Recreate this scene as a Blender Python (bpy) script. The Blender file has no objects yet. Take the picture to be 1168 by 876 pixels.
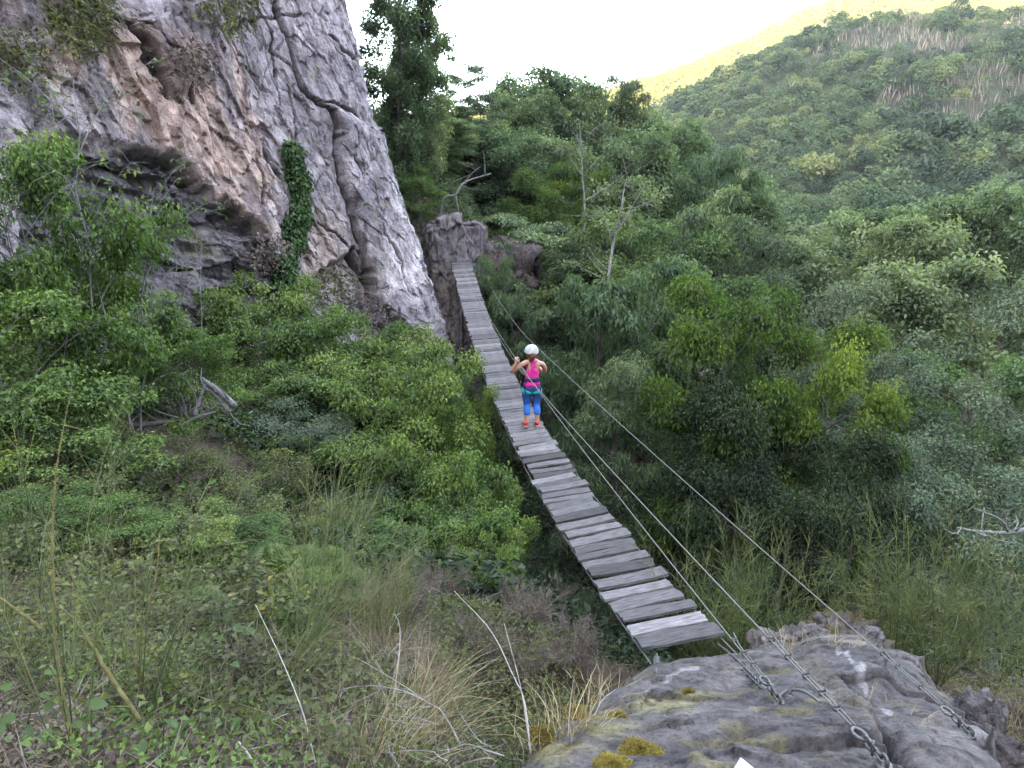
import bpy, math, random
import numpy as np
from mathutils import Vector, Matrix
random.seed(4); RNG = np.random.default_rng(11)
SC = bpy.context.scene
COL = SC.collection
R = math.radians

# ------------------------------------------------------------------ camera model
PITCH = R(14.8); FPX = 789.0
CP, SP = math.cos(PITCH), math.sin(PITCH)
def ray(px, py):
    u = (px - 584) / FPX; v = (438 - py) / FPX
    return np.array([u, CP + v * SP, -SP + v * CP])
def at(px, py, Y):
    d = ray(px, py); return d * (Y / d[1])
def at_z(px, py, z):
    d = ray(px, py); return d * (z / d[2])
def proj(P):
    P = np.asarray(P, float)
    f = P[..., 1] * CP - P[..., 2] * SP
    up = P[..., 1] * SP + P[..., 2] * CP
    f = np.where(f < .1, .1, f)
    return 584 + FPX * P[..., 0] / f, 438 - FPX * up / f

# ------------------------------------------------------------------ noise
def _h(ix, iy, iz, seed):
    h = (ix.astype(np.int64) * 374761393 + iy.astype(np.int64) * 668265263 + iz.astype(np.int64) * 1440662683 + seed * 974634777) & 0xFFFFFFFF
    h = ((h ^ (h >> 13)) * 1274126177) & 0xFFFFFFFF
    h = ((h ^ (h >> 16)) * 2246822519) & 0xFFFFFFFF
    return ((h ^ (h >> 15)) & 0xFFFFFF) / float(0xFFFFFF)
def vnoise(P, seed=0):
    P = np.asarray(P, float)
    i = np.floor(P).astype(np.int64); f = P - i
    f = f * f * f * (f * (f * 6 - 15) + 10)
    x, y, z = i[..., 0], i[..., 1], i[..., 2]; fx, fy, fz = f[..., 0], f[..., 1], f[..., 2]
    r = 0
    for a in (0, 1):
        wa = fx if a else 1 - fx
        for b in (0, 1):
            wb = fy if b else 1 - fy
            for c in (0, 1):
                wc = fz if c else 1 - fz
                r = r + wa * wb * wc * _h(x + a, y + b, z + c, seed)
    return r * 2 - 1
def fbm(P, octv=4, seed=0, gain=.5):
    P = np.asarray(P, float); a = 1; s = 0; t = 0
    for o in range(octv):
        s = s + a * vnoise(P * 2 ** o + 17.3 * o, seed + o); t += a; a *= gain
    return s / t
def ridged(P, octv=4, seed=0):
    P = np.asarray(P, float); a = 1; s = 0; t = 0
    for o in range(octv):
        s = s + a * (1 - np.abs(vnoise(P * 2 ** o + 9.1 * o, seed + o)) * 2); t += a; a *= .5
    return s / t
def cells(P, seed=0):
    """F1, F2-F1 and the id of the nearest feature point."""
    P = np.asarray(P, float); i = np.floor(P).astype(np.int64)
    f1 = np.full(P.shape[:-1], 9.); f2 = f1.copy(); idv = np.zeros_like(f1)
    for a in (-1, 0, 1):
        for b in (-1, 0, 1):
            for c in (-1, 0, 1):
                q = i + np.array([a, b, c])
                X = np.stack([q[..., 0] + _h(q[..., 0], q[..., 1], q[..., 2], seed), q[..., 1] + _h(q[..., 0], q[..., 1], q[..., 2], seed + 1),
                              q[..., 2] + _h(q[..., 0], q[..., 1], q[..., 2], seed + 2)], -1)
                d = np.sqrt(((X - P) ** 2).sum(-1)); hid = _h(q[..., 0], q[..., 1], q[..., 2], seed + 3)
                near = d < f1
                f2 = np.where(near, f1, np.minimum(f2, d)); idv = np.where(near, hid, idv); f1 = np.where(near, d, f1)
    return f1, f2 - f1, idv
def facets(P, seed=0, tilt=1.):
    """angular blocks: every cell of a jittered lattice has its own tilted plane. Returns (height, distance to the block's edge, id)."""
    P = np.asarray(P, float); i = np.floor(P).astype(np.int64)
    f1 = np.full(P.shape[:-1], 9.); f2 = f1.copy(); idv = np.zeros_like(f1); hh = np.zeros_like(f1)
    for a in (-1, 0, 1):
        for b in (-1, 0, 1):
            for c in (-1, 0, 1):
                q = i + np.array([a, b, c]); h = [_h(q[..., 0], q[..., 1], q[..., 2], seed + k) for k in range(7)]
                d3 = P - np.stack([q[..., 0] + h[0], q[..., 1] + h[1], q[..., 2] + h[2]], -1); d = np.sqrt((d3 ** 2).sum(-1)); near = d < f1
                pl = (d3[..., 0] * (h[4] - .5) + d3[..., 1] * (h[5] - .5) + d3[..., 2] * (h[6] - .5)) * 2 * tilt + (h[3] - .5)
                f2 = np.where(near, f1, np.minimum(f2, d)); idv = np.where(near, h[3], idv); hh = np.where(near, pl, hh); f1 = np.where(near, d, f1)
    return hh, f2 - f1, idv
def sstep(x, a, b):
    t = np.clip((np.asarray(x, float) - a) / (b - a), 0, 1); return t * t * (3 - 2 * t)
def seg_dist(px, py, poly):
    """distance of points to a polyline and the position along it (0..1)."""
    best = np.full(np.shape(px), 1e9); tt = np.zeros(np.shape(px)); n = len(poly) - 1
    for k in range(n):
        (ax, ay), (bx, by) = poly[k], poly[k + 1]; dx, dy = bx - ax, by - ay
        t = np.clip(((px - ax) * dx + (py - ay) * dy) / (dx * dx + dy * dy + 1e-9), 0, 1)
        d = np.hypot(px - ax - t * dx, py - ay - t * dy)
        m = d < best; best = np.where(m, d, best); tt = np.where(m, (k + t) / n, tt)
    return best, tt
def inside(px, py, poly):
    r = np.zeros(np.shape(px), bool); n = len(poly)
    for k in range(n):
        (ax, ay), (bx, by) = poly[k], poly[(k + 1) % n]
        c = ((ay > py) != (by > py)) & (px < (bx - ax) * (py - ay) / (by - ay + 1e-12) + ax)
        r ^= c
    return r
def poly_mask(px, py, poly, soft):
    d, _ = seg_dist(px, py, poly + [poly[0]]); d = np.where(inside(px, py, poly), d, -d)
    return sstep(d, -soft, soft)

# ------------------------------------------------------------------ mesh building
def make_mesh(name, V, F, mats, attrs=None, smooth=True, mat_idx=None):
    """F: list of int arrays, (n,3) or (n,4)."""
    V = np.ascontiguousarray(V, np.float32)
    if not isinstance(F, (list, tuple)): F = [F]
    F = [np.asarray(f, np.int32) for f in F if len(f)]
    me = bpy.data.meshes.new(name)
    me.vertices.add(len(V)); me.vertices.foreach_set('co', V.ravel())
    nl = sum(f.size for f in F); npoly = sum(len(f) for f in F)
    me.loops.add(nl); me.loops.foreach_set('vertex_index', np.concatenate([f.ravel() for f in F]))
    me.polygons.add(npoly)
    tot = np.concatenate([np.full(len(f), f.shape[1], np.int32) for f in F])
    st = np.zeros(npoly, np.int32); st[1:] = np.cumsum(tot)[:-1]
    me.polygons.foreach_set('loop_start', st)
    me.polygons.foreach_set('use_smooth', np.full(npoly, smooth, bool))
    if mat_idx is not None: me.polygons.foreach_set('material_index', np.asarray(mat_idx, np.int32))
    for k, a in (attrs or {}).items():
        a = np.asarray(a, np.float32)
        if a.ndim == 1:
            at_ = me.attributes.new(k, 'FLOAT', 'POINT'); at_.data.foreach_set('value', a)
        else:
            if a.shape[1] == 3: a = np.concatenate([a, np.ones((len(a), 1), np.float32)], 1)
            at_ = me.attributes.new(k, 'FLOAT_COLOR', 'POINT'); at_.data.foreach_set('color', np.ascontiguousarray(a).ravel())
    for m in (mats if isinstance(mats, (list, tuple)) else [mats]): me.materials.append(m)
    me.update(calc_edges=True)
    return me
def link(name, me, parent=None, loc=None, **props):
    o = bpy.data.objects.new(name, me); COL.objects.link(o)
    if parent is not None: o.parent = parent
    if loc is not None: o.location = loc
    for k, v in props.items(): o[k] = v
    return o
def thing(name, label, cat, loc=(0, 0, 0), rz=0, group=None):
    o = bpy.data.objects.new(name, None); COL.objects.link(o); o.empty_display_size = .2
    o.location = loc; o.rotation_euler = (0, 0, rz); o['label'] = label; o['category'] = cat
    if group: o['group'] = group
    return o
class MB:
    """collects quads and triangles into one mesh."""
    def __init__(s): s.V = []; s.Q = []; s.T = []; s.n = 0; s.A = []
    def add(s, V, Q=None, T=None, a=None):
        V = np.asarray(V, float)
        if Q is not None and len(Q): s.Q.append(np.asarray(Q) + s.n)
        if T is not None and len(T): s.T.append(np.asarray(T) + s.n)
        s.V.append(V); s.A.append(np.full(len(V), .5) if a is None else np.broadcast_to(np.asarray(a, float), (len(V),))); s.n += len(V)
    def mesh(s, name, mat, smooth=True):
        F = []
        if s.Q: F.append(np.concatenate(s.Q))
        if s.T: F.append(np.concatenate(s.T))
        return make_mesh(name, np.concatenate(s.V), F, mat, {'tone': np.concatenate(s.A)}, smooth)
    def tube(s, pts, rad, n=6, a=None, cap=True):
        pts = np.asarray(pts, float); m = len(pts); rad = np.broadcast_to(np.asarray(rad, float), (m,))
        t = np.gradient(pts, axis=0); t /= np.linalg.norm(t, axis=1, keepdims=True) + 1e-9
        ref = np.array([0, 0, 1.]) if abs(t[:, 2]).mean() < .8 else np.array([1., 0, 0])
        u = np.cross(t, ref); u /= np.linalg.norm(u, axis=1, keepdims=True) + 1e-9; w = np.cross(t, u)
        an = np.arange(n) * 2 * math.pi / n
        V = pts[:, None] + rad[:, None, None] * (np.cos(an)[None, :, None] * u[:, None] + np.sin(an)[None, :, None] * w[:, None])
        i = np.arange(m - 1)[:, None] * n; j = np.arange(n)[None]; k = (j + 1) % n
        Q = np.stack([i + j, i + n + j, i + n + k, i + k], -1).reshape(-1, 4)
        V = V.reshape(-1, 3); T = None
        if cap:
            V = np.concatenate([V, pts[:1], pts[-1:]]); j = np.arange(n); k = (j + 1) % n; b = (m - 1) * n
            T = np.concatenate([np.stack([j, k, np.full(n, m * n)], 1), np.stack([b + k, b + j, np.full(n, m * n + 1)], 1)])
        s.add(V, Q, T, a)
    def box(s, c, dims, M=None, jit=0, a=None, bev=.0):
        x, y, z = np.asarray(dims) / 2
        V = np.array([[sx * x, sy * y, sz * z] for sz in (-1, 1) for sy in (-1, 1) for sx in (-1, 1)], float)
        if bev:   # chamfered box: 24 corner points
            V = []
            for sx in (-1, 1):
                for sy in (-1, 1):
                    for sz in (-1, 1):
                        V += [[sx * x, sy * (y - bev), sz * (z - bev)], [sx * (x - bev), sy * y, sz * (z - bev)], [sx * (x - bev), sy * (y - bev), sz * z]]
            V = np.array(V)
            import bmesh
            bm = bmesh.new()
            for v in V: bm.verts.new(v)
            r = bmesh.ops.convex_hull(bm, input=bm.verts); bm.verts.index_update(); bm.verts.ensure_lookup_table()
            V = np.array([v.co[:] for v in bm.verts]); T = np.array([[v.index for v in f.verts] for f in bm.faces if len(f.verts) == 3])
            bm.free()
            if M is not None: V = V @ np.asarray(M).T
            s.add(V + np.asarray(c), None, T, a); return
        if M is not None: V = V @ np.asarray(M).T
        s.add(V + np.asarray(c), [[0, 2, 3, 1], [4, 5, 7, 6], [0, 1, 5, 4], [2, 6, 7, 3], [0, 4, 6, 2], [1, 3, 7, 5]], None, a)
    def torus(s, c, R0, r, ax, ay, stretch=1., n=16, k=6, a=None):
        ax = np.asarray(ax, float); ay = np.asarray(ay, float); ax /= np.linalg.norm(ax); ay = ay - ax * (ay @ ax); ay /= np.linalg.norm(ay); az = np.cross(ax, ay)
        th = np.arange(n) * 2 * math.pi / n; ph = np.arange(k) * 2 * math.pi / k
        V = []
        for t in th:
            d = math.cos(t) * ax + math.sin(t) * ay
            cc = math.cos(t) * ax * R0 * stretch + math.sin(t) * ay * R0
            for p in ph: V.append(np.asarray(c) + cc + r * (math.cos(p) * d + math.sin(p) * az))
        i = np.arange(n)[:, None]; j = np.arange(k)[None]
        Q = np.stack([i * k + j, ((i + 1) % n) * k + j, ((i + 1) % n) * k + (j + 1) % k, i * k + (j + 1) % k], -1).reshape(-1, 4)
        s.add(np.array(V), Q, None, a)
def smooth_path(pts, n=24):
    """Catmull-Rom through the points."""
    P = np.asarray(pts, float); P = np.concatenate([[2 * P[0] - P[1]], P, [2 * P[-1] - P[-2]]])
    out = []; m = len(P) - 3; per = max(2, n // m)
    for k in range(m):
        for t in np.linspace(0, 1, per, endpoint=False):
            a, b, c, d = P[k:k + 4]
            out.append(.5 * (2 * b + (c - a) * t + (2 * a - 5 * b + 4 * c - d) * t * t + (3 * b - a - 3 * c + d) * t ** 3))
    out.append(P[-2]); return np.array(out)
def unit(v): v = np.asarray(v, float); return v / (np.linalg.norm(v, axis=-1, keepdims=True) + 1e-9)
def leaf_verts(P, D, N, L, W, fold=.25):
    """kite-shaped leaves: base, left, tip, right; slightly folded along the midrib."""
    D = unit(D); S = unit(np.cross(D, N)); N = np.cross(S, D)
    L = np.broadcast_to(np.asarray(L, float), (len(P),))[:, None]; W = np.broadcast_to(np.asarray(W, float), (len(P),))[:, None]
    mid = P + D * L * .45
    V = np.stack([P, mid - S * W / 2 + N * W * fold, P + D * L - N * L * .08, mid + S * W / 2 + N * W * fold], 1)
    return V.reshape(-1, 3)
def leaf_mesh(name, P, D, N, L, W, tone, mat, fold=.25):
    V = leaf_verts(P, D, N, L, W, fold); F = np.arange(len(V), dtype=np.int32).reshape(-1, 4)
    return make_mesh(name, V, F, mat, {'tone': np.repeat(np.clip(tone, 0, 1), 4)}, smooth=False)

# ------------------------------------------------------------------ materials
def new_mat(name):
    m = bpy.data.materials.new(name); m.use_nodes = True; nt = m.node_tree; nt.nodes.clear()
    return m, nt, (lambda t, **k: _node(nt, t, **k)), nt.links.new
def _node(nt, t, **k):
    n = nt.nodes.new(t)
    for a, b in k.items():
        if a.startswith('i_'): n.inputs[int(a[2:]) if a[2:].isdigit() else a[2:].replace('_', ' ')].default_value = b
        else: setattr(n, a, b)
    return n
def ramp(n, stops):
    e = n.color_ramp.elements
    while len(e) < len(stops): e.new(.5)
    for s, (p, c) in zip(e, stops): s.position = p; s.color = (*c, 1)
def leaf_mat(name, dark, mid, light, odd=None, transl=.3, hue=.02, rough=.5, scale=.5, oddpos=.95):
    m, nt, N, L = new_mat(name)
    att = N('ShaderNodeAttribute', attribute_name='tone')
    geo = N('ShaderNodeNewGeometry'); noi = N('ShaderNodeTexNoise'); noi.inputs['Scale'].default_value = scale; noi.inputs['Detail'].default_value = 2
    L(geo.outputs['Position'], noi.inputs['Vector'])
    mx = N('ShaderNodeMath', operation='MULTIPLY_ADD'); L(noi.outputs['Fac'], mx.inputs[0]); mx.inputs[1].default_value = .9; mx.inputs[2].default_value = -.45
    ad = N('ShaderNodeMath', operation='ADD'); L(att.outputs['Fac'], ad.inputs[0]); L(mx.outputs[0], ad.inputs[1])
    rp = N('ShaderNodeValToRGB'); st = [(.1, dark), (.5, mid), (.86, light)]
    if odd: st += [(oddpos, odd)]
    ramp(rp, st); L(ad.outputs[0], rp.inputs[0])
    oi = N('ShaderNodeObjectInfo'); hs = N('ShaderNodeHueSaturation')
    h1 = N('ShaderNodeMath', operation='MULTIPLY_ADD'); L(oi.outputs['Random'], h1.inputs[0]); h1.inputs[1].default_value = 2 * hue; h1.inputs[2].default_value = .5 - hue; L(h1.outputs[0], hs.inputs['Hue'])
    h2 = N('ShaderNodeMath', operation='MULTIPLY_ADD'); L(oi.outputs['Random'], h2.inputs[0]); h2.inputs[1].default_value = -.35 * hue / .02; h2.inputs[2].default_value = 1 + .17 * hue / .02; L(h2.outputs[0], hs.inputs['Value'])
    L(rp.outputs[0], hs.inputs['Color'])
    b = N('ShaderNodeBsdfPrincipled'); b.inputs['Roughness'].default_value = rough; b.inputs['Specular IOR Level'].default_value = .35
    L(hs.outputs[0], b.inputs['Base Color'])
    t = N('ShaderNodeBsdfTranslucent'); tc = N('ShaderNodeMix', data_type='RGBA', blend_type='MULTIPLY'); tc.inputs[0].default_value = 1; L(hs.outputs[0], tc.inputs[6]); tc.inputs[7].default_value = (1.35, 1.45, .7, 1); L(tc.outputs[2], t.inputs[0])
    ms = N('ShaderNodeMixShader'); ms.inputs[0].default_value = transl; L(b.outputs[0], ms.inputs[1]); L(t.outputs[0], ms.inputs[2])
    o = N('ShaderNodeOutputMaterial'); L(ms.outputs[0], o.inputs[0]); return m
def surf_mat(name, c1, c2, scale=8, rough=.85, bump=.3, detail=6, attr=None, metal=0, stretch=None, c3=None, tone=0, fine=0, bdist=.02):
    """two-colour noise surface; attr: colour attribute multiplied by the noise instead of c1/c2."""
    m, nt, N, L = new_mat(name)
    tc = N('ShaderNodeTexCoord'); mp = N('ShaderNodeMapping'); L(tc.outputs['Object'], mp.inputs[0])
    if stretch: mp.inputs['Scale'].default_value = stretch
    n1 = N('ShaderNodeTexNoise'); n1.inputs['Scale'].default_value = scale; n1.inputs['Detail'].default_value = detail; n1.inputs['Roughness'].default_value = .65; L(mp.outputs[0], n1.inputs['Vector'])
    rp = N('ShaderNodeValToRGB'); ramp(rp, [(.3, c1), (.68, c2)] if c3 is None else [(.28, c1), (.5, c2), (.72, c3)]); L(n1.outputs['Fac'], rp.inputs[0])
    col = rp.outputs[0]
    if attr:
        a = N('ShaderNodeAttribute', attribute_name=attr); mu = N('ShaderNodeMix', data_type='RGBA', blend_type='MULTIPLY'); mu.inputs[0].default_value = 1
        L(a.outputs['Color'], mu.inputs[6]); L(col, mu.inputs[7]); col = mu.outputs[2]
    if tone:
        a = N('ShaderNodeAttribute', attribute_name='tone'); ma = N('ShaderNodeMath', operation='MULTIPLY_ADD'); L(a.outputs['Fac'], ma.inputs[0]); ma.inputs[1].default_value = tone; ma.inputs[2].default_value = 1 - tone / 2
        mu = N('ShaderNodeMix', data_type='RGBA', blend_type='MULTIPLY'); mu.inputs[0].default_value = 1; L(col, mu.inputs[6]); L(ma.outputs[0], mu.inputs[7]); col = mu.outputs[2]
    b = N('ShaderNodeBsdfPrincipled'); b.inputs['Roughness'].default_value = rough; b.inputs['Metallic'].default_value = metal; b.inputs['Specular IOR Level'].default_value = .3
    L(col, b.inputs['Base Color'])
    if bump:
        n2 = N('ShaderNodeTexNoise'); n2.inputs['Scale'].default_value = fine or scale * 2; n2.inputs['Detail'].default_value = 8; n2.inputs['Roughness'].default_value = .7; L(mp.outputs[0], n2.inputs['Vector'])
        bp = N('ShaderNodeBump'); bp.inputs['Strength'].default_value = bump; bp.inputs['Distance'].default_value = bdist; L(n2.outputs['Fac'], bp.inputs['Height']); L(bp.outputs[0], b.inputs['Normal'])
    o = N('ShaderNodeOutputMaterial'); L(b.outputs[0], o.inputs[0]); return m
def plain_mat(name, c, rough=.6, metal=0, spec=.4):
    return surf_mat(name, tuple(x * .88 for x in c), c, 30, rough, .05, metal=metal)

# ------------------------------------------------------------------ camera, sun, sky
cd = bpy.data.cameras.new('camera'); cam = bpy.data.objects.new('camera', cd); COL.objects.link(cam)
cd.lens = FPX / 1168 * 36; cd.sensor_width = 36; cd.sensor_fit = 'HORIZONTAL'; cd.clip_start = .05; cd.clip_end = 6000
cam.location = (0, 0, 0); cam.rotation_euler = (R(90) - PITCH, 0, 0); SC.camera = cam
SUN_EL = 12.; SUN_AZ = (-.34, -.94)
w = bpy.data.worlds.new('World'); SC.world = w; w.use_nodes = True
nt = w.node_tree; nt.nodes.clear()
sky = nt.nodes.new('ShaderNodeTexSky'); sky.sky_type = 'NISHITA'; sky.sun_disc = False; sky.sun_elevation = R(SUN_EL); sky.sun_rotation = math.atan2(SUN_AZ[0], SUN_AZ[1])
sky.air_density = 1; sky.dust_density = 4.; sky.ozone_density = 1.; sky.altitude = 300
bg = nt.nodes.new('ShaderNodeBackground'); bg.inputs[1].default_value = .15
wo = nt.nodes.new('ShaderNodeOutputWorld'); hsv = nt.nodes.new('ShaderNodeHueSaturation'); hsv.inputs['Saturation'].default_value = .60; nt.links.new(sky.outputs[0], hsv.inputs['Color']); nt.links.new(hsv.outputs[0], bg.inputs[0]); nt.links.new(bg.outputs[0], wo.inputs[0])
sl = bpy.data.lights.new('sun', 'SUN'); sl.energy = 2.3; sl.angle = R(.5); sl.color = (1, .80, .46)
so = bpy.data.objects.new('sun', sl); COL.objects.link(so)
sd = Vector((SUN_AZ[0] * math.cos(R(SUN_EL)), SUN_AZ[1] * math.cos(R(SUN_EL)), math.sin(R(SUN_EL))))
so.rotation_euler = sd.to_track_quat('Z', 'Y').to_euler()
SC.view_settings.view_transform = 'Standard'; SC.view_settings.look = 'None'; SC.view_settings.gamma = 1; SC.view_settings.exposure = 4.3
SC.render.engine = 'CYCLES'; SC.cycles.use_denoising = True; SC.cycles.max_bounces = 6; SC.cycles.diffuse_bounces = 3; SC.cycles.glossy_bounces = 2; SC.cycles.transmission_bounces = 3
SC.cycles.sample_clamp_indirect = 8

# ------------------------------------------------------------------ terrain
CTRL = np.array([
 (0, -1, -1.75), (-2, 1, -1.7), (2, 1, -1.9), (0, 2.2, -2.2), (-1.9, 2.1, -2.05), (-3.2, 4.6, -2.95), (-5.1, 7.8, -3.3), (-5.6, 12, -3.6), (-2.7, 9.7, -5.0), (-1.2, 6.1, -4.05),
 (.1, 7, -4.75), (.3, 5, -4.0), (1.2, 6.4, -4.9), (1.5, 8.5, -6.8), (3, 9, -8), (-3, 24.5, -6.6), (-6, 20, -5), (-9, 15, -3.2), (-10, 10, -2.4), (-12, 5, -1.2), (-1.5, 13, -6.3), (-3.4, 16, -5.6), (-1.2, 20, -8.5),
 (.3, 15, -9), (4, 11, -9.5), (8, 10, -9), (5, 15, -12), (0, 25, -11), (10, 25, -15), (30, 25, -14), (20, 10, -9), (6.2, 6.5, -5.6), (4.5, 7.2, -5.6), (6, 3, -3.7), (4.6, 4.5, -4.0), (9, 5, -5), (15, 3, -5), (15, -5, -3),
 (-2.3, 26.8, -8.6), (-3.2, 33, .4), (-4.4, 38, 2.6), (-8, 36, 4), (-12, 28, 7), (-7, 29, 2.5), (2, 33, -7), (.5, 29.5, -5), (0, 40, -5), (3, 50, -6), (-8, 50, 3), (12, 45, -13), (25, 60, -16), (60, 60, -13), (0, 80, -8), (40, 105, -11), (100, 105, -9), (-30, 90, 10),
 (-20, 20, 14), (-40, 20, 25), (-18, 8, 3), (-40, -10, 12), (-12, -8, 0), (60, -10, -4), (90, 30, -10), (-60, 60, 45), (100, 80, -10)], float)
def _tps(c):
    n = len(c); d = np.hypot(c[:, None, 0] - c[None, :, 0], c[:, None, 1] - c[None, :, 1])
    K = np.where(d > 0, d * d * np.log(d + 1e-12), 0) + np.eye(n) * .15
    Pm = np.concatenate([np.ones((n, 1)), c[:, :2]], 1)
    A = np.block([[K, Pm], [Pm.T, np.zeros((3, 3))]]); return np.linalg.solve(A, np.concatenate([c[:, 2], np.zeros(3)]))
TW = _tps(CTRL)
def near_h(x, y):
    x = np.clip(x, -60, 110); y = np.clip(y, -12, 108)
    sh = x.shape; x = x.ravel(); y = y.ravel(); out = np.zeros(len(x))
    for a in range(0, len(x), 20000):
        xx, yy = x[a:a + 20000], y[a:a + 20000]
        d2 = (xx[:, None] - CTRL[None, :, 0]) ** 2 + (yy[:, None] - CTRL[None, :, 1]) ** 2
        out[a:a + 20000] = (np.where(d2 > 0, .5 * d2 * np.log(d2 + 1e-12), 0) @ TW[:-3]) + TW[-3] + TW[-2] * xx + TW[-1] * yy
    return out.reshape(sh)
def ground(x, y):
    x = np.asarray(x, float); y = np.asarray(y, float)
    z = near_h(x, y)
    # the wooded hill across the valley
    rz = np.interp(x, [-300, -100, -20, 20, 41, 55, 93, 129, 200, 320, 600], [-2, 0, 8, 16, 24, 31, 50, 67, 68, 55, 40])
    hp = sstep(y, 95, 300) * .35 + np.clip((y - 95) / 205, 0, 1) * .65
    hp = np.where(y > 300, 1 - .55 * sstep(y, 305, 520), hp)
    hill = -10 + (rz + 10) * hp + 2.5 * fbm(np.stack([x / 45, y / 45, x * 0], -1), 3, 5) * sstep(y, 110, 160)
    z = z + (hill - z) * sstep(y, 85, 112)
    far = np.interp(x, [-900, -400, -200, 0, 112, 298, 377, 597, 900], [20, 50, 75, 96, 118, 178, 218, 243, 240]) + 10 * fbm(np.stack([x / 160, y / 160, x * 0 + 3], -1), 3, 8)
    z = z + (far - z) * sstep(y, 540, 900)
    # an unseen high ridge, added behind the viewpoint to shade the valley
    ridge = 288 + 14 * fbm(np.stack([x / 200, y / 200, x * 0 + 7], -1), 3, 9)
    z = z + (ridge - z) * sstep(-y, 25, 400)
    z = z - .75 * sstep(np.minimum.reduce([x + .55, 4.7 - x, y - 1.0, 6.2 - y]), -.4, .5)
    z = z + .06 * fbm(np.stack([x * 1.1, y * 1.1, x * 0], -1), 3, 2) * (np.abs(y) < 60)
    return z
def gz(x, y): return float(ground(np.array([x]), np.array([y]))[0])
def ground_at(px, py, near=1.5):
    d = ray(px, py); s = np.concatenate([np.arange(near, 30, .03), np.arange(30, 600, .5)]); X = d[None] * s[:, None]; g = ground(X[:, 0], X[:, 1])
    k = np.argmax(X[:, 2] <= g); return np.array([X[k, 0], X[k, 1], g[k]])
def axis(a, b, d0, grow, c=0.):
    out = [c]; d = d0
    while out[-1] < b: out.append(out[-1] + d); d *= grow
    neg = [c]; d = d0
    while neg[-1] > a: neg.append(neg[-1] - d); d *= grow
    return np.array(neg[:0:-1] + out)
gx = axis(-1700, 1700, .16, 1.035, -1.); gy = axis(-700, 1400, .16, 1.03, 5.)
GX, GY = np.meshgrid(gx, gy); GZ = ground(GX, GY)
V = np.stack([GX, GY, GZ], -1).reshape(-1, 3); nx = len(gx); ny = len(gy)
ii, jj = np.meshgrid(np.arange(ny - 1), np.arange(nx - 1), indexing='ij'); q = (ii * nx + jj)
Q = np.stack([q, q + 1, q + nx + 1, q + nx], -1).reshape(-1, 4)
M_soil = surf_mat('soil', (.022, .016, .011), (.075, .055, .038), 3.2, .95, .6, c3=(.12, .10, .075), fine=22, bdist=.04)
M_hill = surf_mat('hill_soil', (.014, .018, .009), (.035, .04, .018), .08, .95, 0, detail=5)
cyf = gy[:-1][ii].ravel()
def sub(name, mask, mat):
    f = Q[mask]; used = np.unique(f); remap = np.zeros(len(V), np.int32); remap[used] = np.arange(len(used))
    return link(name, make_mesh(name, V[used], remap[f], mat), kind='structure')
sub('ground', (cyf > -25) & (cyf < 92), M_soil); sub('hillside', (cyf >= 92) & (cyf < 540), M_hill)
sub('distant_hill', cyf >= 540, M_hill); sub('shading_ridge', cyf <= -25, M_hill)
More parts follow.
